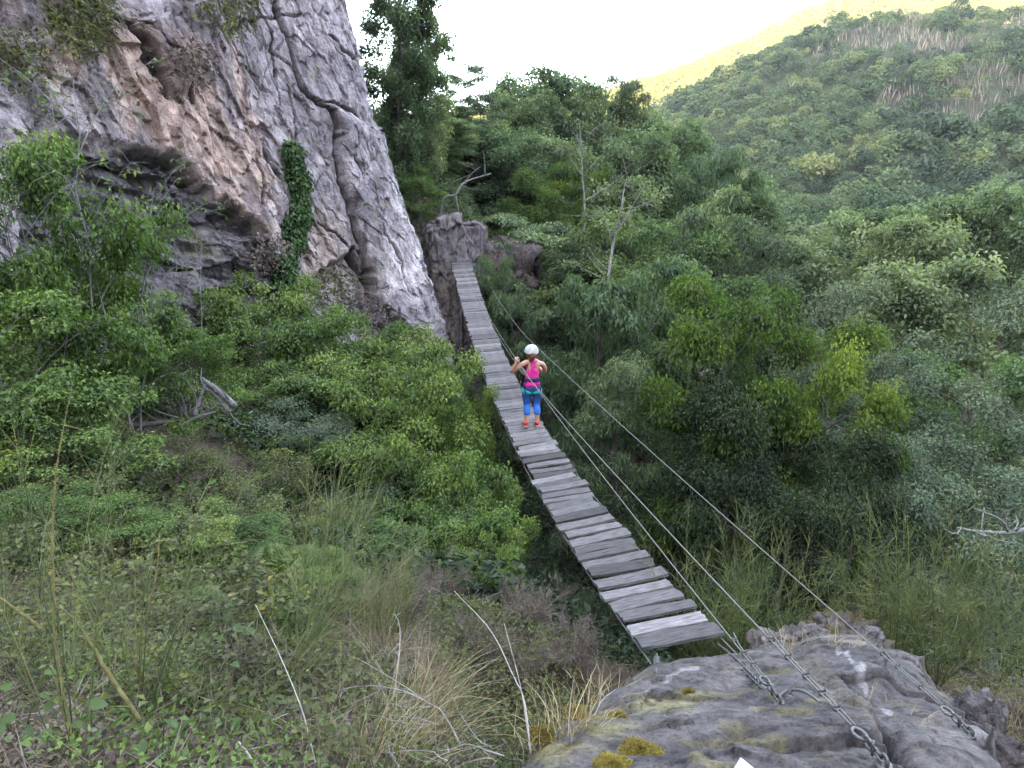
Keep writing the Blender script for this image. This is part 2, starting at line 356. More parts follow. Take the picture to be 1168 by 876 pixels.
# ------------------------------------------------------------------ the cliff
def n2c(N, L, tc, s):
    n = N('ShaderNodeTexNoise'); n.inputs['Scale'].default_value = s; n.inputs['Detail'].default_value = 4; L(tc.outputs['Object'], n.inputs['Vector']); return n.outputs['Color']
def rock_mat(name, bump=.8, fine=8, mott=2.6, lo=.45, hi=1.35, rough=.9, streak=.3, fiss=.6):
    m, nt, N, L = new_mat(name)
    tc = N('ShaderNodeTexCoord')
    a = N('ShaderNodeAttribute', attribute_name='col')
    n1 = N('ShaderNodeTexNoise'); n1.inputs['Scale'].default_value = mott; n1.inputs['Detail'].default_value = 9; n1.inputs['Roughness'].default_value = .72; L(tc.outputs['Object'], n1.inputs['Vector'])
    rp = N('ShaderNodeValToRGB'); ramp(rp, [(.3, (lo, lo, lo)), (.7, (hi, hi, hi))]); L(n1.outputs['Fac'], rp.inputs[0])
    mu = N('ShaderNodeMix', data_type='RGBA', blend_type='MULTIPLY'); mu.inputs[0].default_value = 1; L(a.outputs['Color'], mu.inputs[6]); L(rp.outputs[0], mu.inputs[7])
    # specks of dark and pale lichen
    n3 = N('ShaderNodeTexNoise'); n3.inputs['Scale'].default_value = mott * 9; n3.inputs['Detail'].default_value = 4; n3.inputs['Roughness'].default_value = .6; L(tc.outputs['Object'], n3.inputs['Vector'])
    r3 = N('ShaderNodeValToRGB'); ramp(r3, [(.36, (.5, .5, .52)), (.46, (1, 1, 1)), (.62, (1, 1, 1)), (.7, (1.3, 1.3, 1.25))]); L(n3.outputs['Fac'], r3.inputs[0])
    m3 = N('ShaderNodeMix', data_type='RGBA', blend_type='MULTIPLY'); m3.inputs[0].default_value = .8; L(mu.outputs[2], m3.inputs[6]); L(r3.outputs[0], m3.inputs[7])
    # weather streaks running down the face, and thin dark fissures
    mp = N('ShaderNodeMapping'); mp.inputs['Scale'].default_value = (1., 1., streak); L(tc.outputs['Object'], mp.inputs[0])
    n4 = N('ShaderNodeTexNoise'); n4.inputs['Scale'].default_value = mott * 1.6; n4.inputs['Detail'].default_value = 7; n4.inputs['Roughness'].default_value = .62; L(mp.outputs[0], n4.inputs['Vector'])
    r4 = N('ShaderNodeValToRGB'); ramp(r4, [(.36, (.42, .40, .42)), (.47, (.95, .95, .95)), (.60, (1.05, 1.04, 1.03)), (.70, (1.35, 1.3, 1.28))]); L(n4.outputs['Fac'], r4.inputs[0])
    m4 = N('ShaderNodeMix', data_type='RGBA', blend_type='MULTIPLY'); m4.inputs[0].default_value = .85; L(m3.outputs[2], m4.inputs[6]); L(r4.outputs[0], m4.inputs[7])
    vo = N('ShaderNodeTexVoronoi', feature='DISTANCE_TO_EDGE'); vo.inputs['Scale'].default_value = mott * .55; nw = N('ShaderNodeMix', data_type='RGBA'); nw.inputs[0].default_value = .22; L(mp.outputs[0], nw.inputs[6]); L(n2c(N, L, tc, mott * 2), nw.inputs[7]); L(nw.outputs[2], vo.inputs['Vector'])
    r5 = N('ShaderNodeValToRGB'); ramp(r5, [(.0, (.35, .33, .34)), (.028, (1, 1, 1))]); L(vo.outputs['Distance'], r5.inputs[0])
    m5 = N('ShaderNodeMix', data_type='RGBA', blend_type='MULTIPLY'); m5.inputs[0].default_value = fiss; L(m4.outputs[2], m5.inputs[6]); L(r5.outputs[0], m5.inputs[7])
    b = N('ShaderNodeBsdfPrincipled'); b.inputs['Roughness'].default_value = rough; b.inputs['Specular IOR Level'].default_value = .25; L(m5.outputs[2], b.inputs['Base Color'])
    n2 = N('ShaderNodeTexNoise'); n2.inputs['Scale'].default_value = fine; n2.inputs['Detail'].default_value = 10; n2.inputs['Roughness'].default_value = .72; L(tc.outputs['Object'], n2.inputs['Vector'])
    bp = N('ShaderNodeBump'); bp.inputs['Strength'].default_value = bump; bp.inputs['Distance'].default_value = .12; L(n2.outputs['Fac'], bp.inputs['Height']); L(bp.outputs[0], b.inputs['Normal'])
    o = N('ShaderNodeOutputMaterial'); L(b.outputs[0], o.inputs[0]); return m
M_cliff = rock_mat('cliff_rock')
plan = smooth_path([(-9., 38), (-6.2, 33.5), (-4.1, 29.2), (-2.95, 26.4), (-2.62, 24.8), (-3.25, 23.5), (-5.0, 21.6), (-6.6, 19.2), (-8.2, 16.6), (-9.6, 13.8), (-12.2, 9.5), (-15.5, 5)], 240)
def wall_grid():
    seg = np.r_[0, np.cumsum(np.hypot(*np.diff(plan, axis=0).T))]
    # finer columns where the face shows
    tt = np.concatenate([np.linspace(0, 11, 40, endpoint=False), np.linspace(11, 28.5, 520, endpoint=False), np.linspace(28.5, seg[-1], 40)])
    px = np.interp(tt, seg, plan[:, 0]); py = np.interp(tt, seg, plan[:, 1])
    dx = np.gradient(px, tt); dy = np.gradient(py, tt); l = np.hypot(dx, dy)
    nrm = np.stack([-dy / l, dx / l], 1)
    if nrm[300] @ np.array([1, -1]) < 0: nrm = -nrm
    k = np.ones(21) / 21; nrm = np.stack([np.convolve(np.pad(nrm[:, c], 10, mode='edge'), k, 'valid') for c in (0, 1)], 1); nrm /= np.linalg.norm(nrm, axis=1, keepdims=True)
    zz = np.concatenate([np.linspace(-10, 10.5, 440, endpoint=False), np.linspace(10.5, 20, 40)])
    return tt, zz, px, py, nrm
tt, zz, wx, wy, wn = wall_grid()
T_, Z_ = np.meshgrid(tt, zz)
lean = -.265 * (Z_ + 5) - np.where(Z_ > 11, .9 * (Z_ - 11), 0)
B = np.stack([wx[None] + lean, wy[None] + 0 * Z_ + np.where(Z_ > 11, .5 * (Z_ - 11), 0), Z_], -1)
N3 = np.stack([wn[None, :, 0] + 0 * Z_, wn[None, :, 1] + 0 * Z_, 0 * Z_ + .15], -1)
front = sstep(T_, 11.5, 13)
u, v = proj(B)
wob = np.stack([fbm(B * .9, 3, 31), fbm(B * .9, 3, 32)], -1) * 9 + np.stack([fbm(B * 3, 2, 33), fbm(B * 3, 2, 34)], -1) * 3
uu = u + wob[..., 0]; vv = v + wob[..., 1]
D = .55 * fbm(B * np.array([.2, .2, .14]), 2, 1) + .07 * fbm(B * np.array([.6, .6, .35]), 4, 4)
sm = poly_mask(u, v, [(225, -60), (430, -60), (470, 200), (520, 420), (430, 400), (330, 250), (270, 120)], 30)   # the smooth slab on the right
rg_ = 1 - .55 * sm
# tilted joint sets: blocky facets
Rot = np.array([[.86, .3, .41], [-.35, .93, .05], [-.36, -.2, .91]])
q = B @ Rot.T
h1, edge, cid = facets(q * np.array([.42, .42, .2]) + .05 * fbm(B * .8, 2, 6)[..., None], 3, 1.1)
D += h1 * .19 * rg_
h2, edgeb, cidb = facets(q * np.array([1.15, 1.15, .55]) + .03 * fbm(B * 1.5, 2, 7)[..., None], 9, 1.2)
D += h2 * .125 * rg_ - .05 * (1 - sstep(edgeb, 0, .06)) * (fbm(B * .7, 2, 8) > .05)
h3, edgec, _ = facets(q * np.array([3.4, 3.4, 2.]) + .05 * fbm(B * 4, 2, 10)[..., None], 19, 1.2)
D += h3 * .085 * (.55 + .45 * rg_)
gv = ridged(q * np.array([1.5, 1.5, .32]), 4, 12); D += -.055 * sstep(gv, .35, .8) + .045 * fbm(B * 5, 4, 14) * rg_ + .03 * ridged(B * 3.1, 4, 15)
# the dark undercut band low on the face
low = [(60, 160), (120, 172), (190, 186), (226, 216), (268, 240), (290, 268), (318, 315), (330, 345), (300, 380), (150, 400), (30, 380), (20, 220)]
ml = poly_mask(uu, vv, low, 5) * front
Rl = np.array([[.9, .1, -.42], [0, 1, 0], [.42, 0, .9]])
ql = B @ Rl.T; hs_, es_, _ = facets(ql * np.array([.5, .5, 1.9]) + .2 * fbm(B * 1.1, 2, 40)[..., None], 43, .9)
D -= ml * (.5 - .5 * hs_ - .25 * sstep(fbm(ql * np.array([.4, .4, 2.4]), 3, 41), -.1, .3))
hol = poly_mask(uu, vv, [(195, 245), (222, 252), (243, 290), (225, 292), (205, 275)], 6) * front
D -= .45 * hol
# cracks and slots
cracks = [([(225, -10), (255, 48), (280, 120), (300, 160), (318, 190), (332, 240)], 3.0, .50), ([(313, -10), (334, 60), (350, 108), (362, 118), (372, 125), (385, 170), (395, 215), (410, 265), (425, 330)], 3.4, .50),
          ([(352, 112), (380, 118), (405, 126), (428, 145), (445, 158)], 2.6, .4), ([(378, 42), (400, 60), (417, 74), (440, 92)], 2.4, .35), ([(290, 0), (308, 40), (318, 90), (322, 120)], 1.8, .2),
          ([(405, 285), (418, 312), (428, 345)], 6, .8), ([(270, 150), (285, 200), (292, 240)], 1.8, .2), ([(438, 260), (452, 300), (456, 330)], 1.6, .15), ([(128, 35), (150, 70), (172, 105), (176, 112)], 5, .6),
          ([(330, 100), (345, 170), (352, 210)], 1.4, .14), ([(365, 250), (385, 262), (412, 300)], 2.2, .25), ([(60, 30), (110, 28), (150, 40), (190, 80), (205, 120)], 3, .3), ([(240, 40), (300, 22), (345, 18)], 2, .2), ([(395, 150), (420, 210), (437, 262)], 1.3, .12)]
cr = np.zeros_like(D)
for poly, wd, dep in cracks:
    d, _ = seg_dist(uu, vv, poly); wd = wd * (.45 + .35 * np.abs(fbm(B * .9, 2, 77))); k = np.exp(-(d / wd) ** 2) * front; D -= dep * .8 * k; cr = np.maximum(cr, k)
# ledges: whole slabs standing proud
D += .28 * poly_mask(uu, vv, [(225, -20), (280, 120), (330, 235), (300, 300), (250, 230), (185, 180), (60, 150), (0, 60)], 7) * front
D += .3 * poly_mask(uu, vv, [(128, 35), (180, 20), (205, 110), (176, 112)], 6) * front
D += .35 * poly_mask(uu, vv, [(372, 125), (450, 150), (500, 400), (430, 370), (412, 268)], 7) * front
D -= .5 * poly_mask(uu, vv, [(330, 345), (405, 285), (425, 345), (470, 380), (470, 420), (330, 420)], 6) * front
P = B + N3 * D[..., None]
# colours that belong to the stone
n1 = fbm(P * .5, 4, 50); n2 = fbm(P * 1.6, 4, 51); n3 = fbm(P * np.array([1.1, 1.1, .28]), 4, 52)
c = np.ones(P.shape) * np.array([.395, .345, .38])
def mixc(c, col, m): return c + (np.array(col) - c) * np.clip(m, 0, 1)[..., None]
pink = poly_mask(uu, vv, [(60, 30), (250, 45), (300, 150), (330, 250), (300, 310), (250, 230), (180, 180), (20, 140)], 25)
c = mixc(c, (.54, .385, .335), pink * sstep(n1 + .35 * n2, -.5, .1) * .95)
c = mixc(c, (.47, .36, .32), poly_mask(uu, vv, [(340, 235), (400, 235), (425, 330), (340, 340)], 14) * .7)
c = mixc(c, (.58, .52, .545), poly_mask(uu, vv, [(405, 165), (452, 150), (505, 400), (440, 380), (425, 270)], 12) * sstep(n2 + .4 * n1, -.4, .3) * .85)
c = mixc(c, (.47, .42, .455), sstep(n3, .05, .4) * .6)
c = mixc(c, (.17, .135, .15), sstep(n3 + .3 * n2, .22, .5) * .6)
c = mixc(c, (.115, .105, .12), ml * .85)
c = mixc(c, (.15, .10, .085), poly_mask(uu, vv, [(-20, -20), (260, -20), (215, 30), (60, 40), (-20, 100)], 22) * sstep(n2, -.3, .2) * .7)
c = mixc(c, (.12, .085, .085), poly_mask(uu, vv, [(130, 40), (178, 30), (196, 108), (178, 112)], 9) * .75)
c = mixc(c, (.14, .06, .055), sstep(-seg_dist(uu, vv, [(262, 70), (268, 125), (275, 130)])[0], -7, -2) * .6)
c = mixc(c, (.23, .20, .235), poly_mask(uu, vv, [(345, 60), (430, 70), (450, 190), (425, 280), (385, 250), (360, 140)], 20) * sstep(n2 + .5 * n1, -.35, .2) * .75); c = mixc(c, (.12, .10, .11), sstep(gv, .5, .85) * .4); c = mixc(c, (.07, .06, .06), cr * .85); c = mixc(c, (.19, .165, .19), sstep(fbm(B * np.array([.8, .8, .5]), 4, 57), .12, .42) * .6)
c = mixc(c, (.30, .30, .20), sstep(n2 - .2 * n1, .28, .5) * .35)
c = mixc(c, (.13, .12, .13), (1 - front) * .7)
nr, nc = Z_.shape; i, j = np.meshgrid(np.arange(nr - 1), np.arange(nc - 1), indexing='ij'); qd = i * nc + j
Fq = np.stack([qd, qd + nc, qd + nc + 1, qd + 1], -1).reshape(-1, 4)
# triangulated along alternating diagonals and flat-shaded where it breaks: faceted stone
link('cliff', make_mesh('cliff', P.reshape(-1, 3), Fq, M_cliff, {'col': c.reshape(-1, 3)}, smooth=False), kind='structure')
CLIFF_P, CLIFF_N, CLIFF_UV = P, N3, np.stack(proj(P), -1)

def rock_blob(name, c, dims, seed, mat, colour, amp=.25, facet=.35, nu=120, nv=80, power=3.2, rz=0, colfn=None, parent=None, **props):
    """a superellipsoid stone broken by joint planes; stands on or in the ground."""
    th = np.linspace(0, 2 * math.pi, nu, endpoint=False); ph = np.linspace(-math.pi / 2, math.pi / 2, nv)
    TH, PH = np.meshgrid(th, ph)
    d = np.stack([np.cos(PH) * np.cos(TH), np.cos(PH) * np.sin(TH), np.sin(PH)], -1)
    r = 1 / ((np.abs(d) ** power).sum(-1) ** (1 / power))
    X = d * r[..., None] * np.asarray(dims) / 2
    cz, sz = math.cos(rz), math.sin(rz); X = X @ np.array([[cz, sz, 0], [-sz, cz, 0], [0, 0, 1]])
    W = X + np.asarray(c); m = max(dims)
    hf, e, cid_ = facets(W / m * 3.6 * np.array([1.2, 1.2, .8]) + .1 * fbm(W / m * 5, 2, seed)[..., None], seed, 1.3); hg, e2_, _ = facets(W / m * 9 + .1 * fbm(W / m * 9, 2, seed)[..., None], seed + 11, 1.2)
    disp = amp * m * (.5 * fbm(W / m * 2.2, 4, seed + 1) + facet * 1.5 * hf + .22 * hg + .14 * fbm(W / m * 12, 4, seed + 2) + .10 * fbm(W / m * 30, 3, seed + 5) - .18 * sstep(ridged(W / m * np.array([7, 7, 1.6]), 3, seed + 6), .3, .8))
    X = X + d * disp[..., None]
    n = fbm(W / m * 6, 4, seed + 4)
    cc = np.ones(X.shape) * np.array(colour) * (1 + .45 * n[..., None]); cc = mixc(cc, (.09, .08, .08), (1 - sstep(e, 0, .05)) * .4)
    if colfn is not None: cc = colfn(cc, X, W, n)
    i, j = np.meshgrid(np.arange(nv - 1), np.arange(nu), indexing='ij'); k = (j + 1) % nu
    F = np.stack([i * nu + j, i * nu + k, (i + 1) * nu + k, (i + 1) * nu + j], -1).reshape(-1, 4)
    return link(name, make_mesh(name, X.reshape(-1, 3), F, mat, {'col': cc.reshape(-1, 3)}), parent, c, **props)
M_rock = rock_mat('boulder_rock', 1., 15, 5.5, .42, 1.38, .9, 1., .35)
# the buttress that carries the far end of the bridge, and the slabs beside it
def rock_pillar(name, cx, cy, w_, dp, zb, zt, slope, seed, colour, label, rz=0.):
    """an angular standing block: a rounded-rectangle plan, split by upright joints, with a sloping top."""
    nu, nv, nt_ = 220, 240, 26; tq = np.linspace(0, 2 * math.pi, nu, endpoint=False); r_ = 1 / (np.abs(np.cos(tq)) ** 10 + np.abs(np.sin(tq)) ** 10) ** .1
    pxy = np.stack([np.cos(tq) * r_ * w_ / 2, np.sin(tq) * r_ * dp / 2], 1); cz_, sz_ = math.cos(rz), math.sin(rz); pxy = pxy @ np.array([[cz_, sz_], [-sz_, cz_]])
    k = np.r_[np.ones(nv), np.cos(np.linspace(0, 1, nt_) * math.pi / 2) ** .8]; zz_ = np.r_[np.linspace(zb, zt, nv), zt + .15 * np.sin(np.linspace(0, 1, nt_) * math.pi / 2)]
    X = np.zeros((nv + nt_, nu, 3)); X[..., :2] = pxy[None] * k[:, None, None]; X[..., 2] = zz_[:, None] + (X[..., 0] * slope) * sstep(zz_, zt - 3, zt)[:, None]
    W = X + np.array([cx, cy, 0]); nrm_ = np.zeros_like(X); nrm_[..., :2] = unit(pxy)[None] * np.minimum(1, k * 2)[:, None, None]; nrm_[nv:, :, 2] = 1 - k[nv:, None] * .5
    ha, ea, _ = facets(W * np.array([1.1, 1.1, .45]) + .04 * fbm(W, 2, seed)[..., None], seed, 1.2); hb, eb, _ = facets(W * np.array([2.8, 2.8, 1.4]), seed + 5, 1.2); gr_ = ridged(W * np.array([2.2, 2.2, .4]), 4, seed + 2)
    X = X + nrm_ * (.15 * ha + .07 * hb - .10 * sstep(gr_, .3, .8) + .05 * fbm(W * 6, 4, seed + 3))[..., None]
    n = fbm(W * np.array([1.2, 1.2, .6]), 4, seed + 4); cc = np.ones(X.shape) * np.array(colour) * (1 + .6 * n[..., None]); cc = mixc(cc, (.07, .06, .06), sstep(gr_, .45, .85) * .6); cc = mixc(cc, (.25, .19, .15), sstep(fbm(W * .8, 3, seed + 7), .1, .4) * .5)
    i, j = np.meshgrid(np.arange(nv + nt_ - 1), np.arange(nu), indexing='ij'); k2 = (j + 1) % nu
    return link(name, make_mesh(name, X.reshape(-1, 3), np.stack([i * nu + j, i * nu + k2, (i + 1) * nu + k2, (i + 1) * nu + j], -1).reshape(-1, 4), M_cliff, {'col': cc.reshape(-1, 3)}), None, (cx, cy, 0), label=label, category='rock')
rock_pillar('rock_buttress', -2.72, 28.3, 1.35, 2.2, -9.5, -.75, .35, 21, (.24, .21, .225), 'tall grey rock buttress at the far end of the plank bridge, touching the cliff', .15)
rock_pillar('rock_buttress', -1.65, 28.75, 1.05, 2.2, -9.5, -1.0, -.15, 26, (.22, .19, .21), 'narrower rock pillar right behind the far plank, right of the tall buttress', -.1)
rock_blob('sloping_rock', (-.45, 29.8, -2.9), (2.6, 2.6, 2.2), 27, M_cliff, (.19, .155, .165), .10, .8, 160, 120, 4, rz=.3, label='low mauve sloping rock among leaves right of the bridge end', category='rock')

# ------------------------------------------------------------------ the boulder in front
BZ = lambda y: -2.3 - (y - 2.4) * .5
def on_rock(px, py, lift=0.):
    d = ray(px, py); s = (-1.1 + lift) / (d[2] + .5 * d[1]); return d * s
out_px = [(540, 900), (578, 858), (650, 800), (730, 757), (792, 742), (862, 728), (925, 716), (985, 722), (1045, 738), (1098, 762), (1135, 800), (1150, 850), (1150, 990), (540, 990)]
outl = [tuple(on_rock(*p)[:2]) for p in out_px]
bx = np.linspace(-1.3, 4.7, 420); by = np.linspace(.5, 6.9, 440)
X_, Y_ = np.meshgrid(bx, by); P0 = np.stack([X_, Y_, BZ(Y_)], -1)
pu, pv = proj(P0)
wob = np.stack([fbm(P0 * 2.5, 3, 61), fbm(P0 * 2.5, 3, 62)], -1)
pu = pu + wob[..., 0] * 14; pv = pv + wob[..., 1] * 10
de, _ = seg_dist(X_ + .12 * wob[..., 0], Y_ + .12 * wob[..., 1], outl + [outl[0]]); ins = inside(X_ + .12 * wob[..., 0], Y_ + .12 * wob[..., 1], outl); de = np.where(ins, de, -de)
H = BZ(Y_) + .06 * fbm(P0 * .8, 3, 63) + .035 * fbm(P0 * 3, 4, 64) + .018 * fbm(P0 * 11, 4, 65) - .012 * (ridged(P0 * 4, 3, 66) > .62)
H -= .13 * np.exp(-np.clip(de, 0, 9) / .16) + np.where(de < 0, 2.2 * np.clip(-de, 0, 9) ** .8 + .2 * fbm(P0 * 3, 3, 67), 0)
hb1, ebl, _ = facets(P0 * np.array([.8, 1.0, .8]) + .15 * fbm(P0 * 1.5, 2, 68)[..., None], 70, 1.2); hb2, _, _ = facets(P0 * 2.6 + .2 * fbm(P0 * 3, 2, 69)[..., None], 75, 1.2)
H += .045 * hb1 + .02 * hb2 - .02 * (1 - sstep(ebl, 0, .05))
# crevice between the main block and the right-hand block
cre = [(930, 735), (968, 770), (1003, 808), (1030, 842), (1062, 878), (1090, 900)]
dc, tc_ = seg_dist(pu, pv, cre); H -= .28 * np.exp(-(dc / (6 + 12 * tc_)) ** 2) * sstep(tc_, .1, .5)
rightside = poly_mask(pu, pv, [(975, 770), (1010, 800), (1062, 878), (1100, 905), (1250, 905), (1250, 760), (1100, 740)], 8)
H -= .16 * rightside
H -= .35 * poly_mask(pu, pv, [(1003, 812), (1022, 822), (1050, 858), (1062, 880), (1025, 872)], 6)
H -= .10 * np.exp(-(seg_dist(pu, pv, [(905, 735), (925, 760), (960, 790)])[0] / 12) ** 2)
H -= .10 * np.exp(-(((pu - 845) / 24) ** 2 + ((pv - 842) / 10) ** 2))
n1 = fbm(P0 * 1.2, 4, 71); n2 = fbm(P0 * 4.5, 4, 72)
c = np.ones(P0.shape) * np.array([.20, .178, .178])
c = mixc(c, (.30, .268, .262), sstep(n1 + .3 * n2, 0, .4) * .8); c = mixc(c, (.115, .102, .112), sstep(-n1 + .5 * n2, .1, .45) * .75)
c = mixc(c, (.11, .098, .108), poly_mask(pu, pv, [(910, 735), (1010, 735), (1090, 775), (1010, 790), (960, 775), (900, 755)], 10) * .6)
c = mixc(c, (.28, .235, .19), poly_mask(pu, pv, [(900, 740), (935, 745), (985, 800), (1010, 850), (950, 800)], 10) * .6)
c = mixc(c, (.41, .37, .19), poly_mask(pu, pv, [(600, 850), (660, 800), (740, 778), (800, 790), (790, 812), (730, 830), (690, 850), (620, 870)], 12) * sstep(n2 + .3 * n1, -.25, .15) * .85)
c = mixc(c, (.20, .15, .055), poly_mask(pu, pv, [(600, 850), (660, 805), (700, 800), (690, 826), (640, 860)], 9) * sstep(n2, -.1, .2) * .8)
for poly, wd in (([(955, 742), (966, 746), (976, 758), (992, 768)], 3.2), ([(735, 782), (752, 776)], 1.8), ([(760, 772), (778, 767), (795, 766)], 2.6), ([(1012, 786), (1020, 790)], 4), ([(690, 800), (700, 797)], 3), ([(970, 800), (980, 806)], 3)):
    c = mixc(c, (.48, .46, .46), sstep(-seg_dist(pu - wob[..., 0] * 11, pv - wob[..., 1] * 8, poly)[0] + 2.2 * n2, -wd, -wd * .3) * .85)
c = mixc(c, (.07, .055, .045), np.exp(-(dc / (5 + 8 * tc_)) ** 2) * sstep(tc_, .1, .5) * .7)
c = mixc(c, (.14, .12, .07), poly_mask(pu, pv, [(822, 836), (850, 830), (870, 846), (835, 852)], 4) * .8)
c = mixc(c, (.27, .235, .13), sstep(n2 + .6 * fbm(P0 * 9, 3, 79), .22, .5) * sstep(-n1, -.25, .2) * .7)
nr, nc = X_.shape; i, j = np.meshgrid(np.arange(nr - 1), np.arange(nc - 1), indexing='ij'); qd = i * nc + j
Fq = np.stack([qd, qd + 1, qd + nc + 1, qd + nc], -1).reshape(-1, 4)
keep = (de > -.9); kq = keep.ravel()[Fq].all(1)
used = np.unique(Fq[kq]); rm = np.zeros(X_.size, np.int32); rm[used] = np.arange(len(used))
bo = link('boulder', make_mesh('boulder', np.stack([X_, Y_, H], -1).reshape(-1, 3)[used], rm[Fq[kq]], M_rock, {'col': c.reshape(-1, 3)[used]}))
bo['label'] = 'big mauve grey boulder that the bridge cables are bolted to'; bo['category'] = 'boulder'
def rock_h(x, y):
    ix = np.clip(((np.asarray(x) + 1.3) / 6 * 419), 0, 419).round().astype(int); iy = np.clip(((np.asarray(y) - .5) / 6.4 * 439), 0, 439).round().astype(int); return H[iy, ix]
def rock_at(px, py):
    """the point of the boulder's real surface seen at a pixel."""
    d = ray(px, py)
    for s in np.arange(1.8, 9, .004):
        p = d * s
        if -1.3 < p[0] < 4.7 and .5 < p[1] < 6.9 and p[2] <= rock_h(p[0], p[1]): return p
    return on_rock(px, py)
def mossy(cc, X, W, n): return mixc(cc, (.16, .13, .05), sstep(X[..., 2] + .1 * n, .02, .2) * sstep(n, -.25, .1) * .85)
def ground_rock(px, py, Y, dims, seed, colour, label, colfn=None, up=.2, rz=0):
    p = ground_at(px, py) if Y is None else at(px, py, Y); rock_blob('rock', (p[0], p[1], p[2] - dims[2] * (.5 - up)), dims, seed, M_rock, colour, .16, .4, 70, 44, 2.8, rz, colfn, label=label, category='rock')
ground_rock(965, 712, 6.5, (.75, .6, .5), 81, (.2, .17, .165), 'squat rock with brown moss behind the boulder', mossy, .1)
ground_rock(925, 722, 6.2, (.34, .3, .26), 82, (.25, .22, .21), 'pale stone wedged left of the mossy rock')
ground_rock(885, 732, 6.1, (.5, .4, .35), 83, (.26, .22, .2), 'small buff stone behind the cables at the boulder back edge')
ground_rock(995, 722, 6.3, (.22, .22, .22), 84, (.25, .23, .24), 'small grey stone at the right foot of the mossy rock')
ground_rock(1122, 800, 4.2, (.32, .28, .3), 85, (.2, .18, .18), 'pale angular stone at the right edge of the boulder', None, .1, .5)
ground_rock(1125, 850, 3.5, (.4, .4, .35), 86, (.16, .13, .13), 'dark stone in the litter right of the boulder')
ground_rock(655, 690, None, (.7, .6, .5), 87, (.20, .17, .16), 'brown stone beside the left edge of the bridge deck')
ground_rock(640, 664, None, (.5, .5, .5), 88, (.24, .21, .2), 'grey stone tucked under the left edge of the deck')
L_moss = leaf_mat('moss_shoots', (.06, .045, .010), (.17, .125, .022), (.27, .22, .05), None, .15, 0, .9, 4)
M_moss = surf_mat('golden_moss', (.06, .042, .010), (.16, .115, .022), 30, .95, .9, c3=(.13, .115, .03), fine=120, bdist=.02)
for px, py, r_, lab in ((730, 860, .085, 'round golden moss cushion on the boulder, the biggest'), (655, 812, .05, 'golden moss cushion on the left flank of the boulder'), (705, 818, .035, 'small brown moss tuft above the big golden cushion'), (700, 874, .06, 'golden moss cushion cut by the bottom edge of the photo'),
                          (618, 838, .05, 'yellow moss cushion at the boulder foot among dry grass'), (786, 790, .03, 'tiny yellow green moss tuft near the bridge end')):
    p = rock_at(px, py)
    th = np.linspace(0, 2 * math.pi, 48, endpoint=False); ph = np.linspace(-.5, math.pi / 2, 26); TH, PH = np.meshgrid(th, ph)
    d = np.stack([np.cos(PH) * np.cos(TH), np.cos(PH) * np.sin(TH), [.62][0] * np.sin(PH)], -1)
    W = d * r_ * np.array([1.15, .95, .62]); W = W * (1 + .3 * fbm((W + p) * 18, 2, 5) + .14 * vnoise((W + p) * 90, 6))[..., None]
    i, j = np.meshgrid(np.arange(25), np.arange(48), indexing='ij'); k = (j + 1) % 48
    mo = link('moss_cushion', make_mesh('moss_cushion', W.reshape(-1, 3), np.stack([i * 48 + j, i * 48 + k, (i + 1) * 48 + k, (i + 1) * 48 + j], -1).reshape(-1, 4), M_moss), None, p, label=lab, category='moss')
    rgm = np.random.default_rng(int(px)); kq_ = rgm.integers(0, 26 * 48, 2600); Wf = W.reshape(-1, 3)[kq_]; lv = leaf_mesh('moss_shoots', Wf * .97, unit(unit(Wf) + rgm.normal(0, .45, (2600, 3))), rgm.normal(0, 1, (2600, 3)), rgm.uniform(.007, .017, 2600), .0035, rgm.random(2600), L_moss); link('shoots', lv, mo)

# ------------------------------------------------------------------ the bridge
A0 = np.array([1.61, 5.55, -3.98]); A1 = np.array([-1.98, 27.05, -2.2]); SAG = 1.27
def deck(t):
    p = A0 + (A1 - A0) * t; p = p.copy(); p[2] -= 4 * SAG * t * (1 - t); return p
LEN = sum(np.linalg.norm(deck((k + 1) / 200) - deck(k / 200)) for k in range(200))
M_wood = surf_mat('weathered_wood', (.028, .024, .023), (.100, .090, .091), 5, .85, .9, c3=(.21, .194, .204), stretch=(1.2, 14, 14), tone=1.2, fine=9, bdist=.006)
M_steel = surf_mat('galvanised_steel', (.045, .044, .044), (.165, .163, .165), 60, .5, .2, metal=.7, fine=200, bdist=.002)
M_rope = surf_mat('steel_rope', (.07, .068, .063), (.20, .195, .185), 40, .55, .5, metal=.45, stretch=(3, 3, 3), fine=260, bdist=.003)
M_dull = surf_mat('dull_cable', (.05, .05, .05), (.16, .15, .15), 60, .6, .2, metal=.5)
br = thing('plank_bridge', 'narrow suspension bridge of weathered grey planks that the climber stands on', 'bridge', tuple(deck(.5)))
rng = np.random.default_rng(5)
def frame_at(t):
    T = unit(deck(min(1, t + .005)) - deck(max(0, t - .005))); Bv = unit(np.cross(T, [0, 0, 1]))
    roll = R(np.interp(t, [0, .12, .35, .6, 1], [5, 7.5, 6, 4, 2])); Nn = np.cross(Bv, T)
    B2 = math.cos(roll) * Bv + math.sin(roll) * Nn; N2 = np.cross(B2, T); return T, B2, N2
s = 0.10; kk = 0; HALF = {}
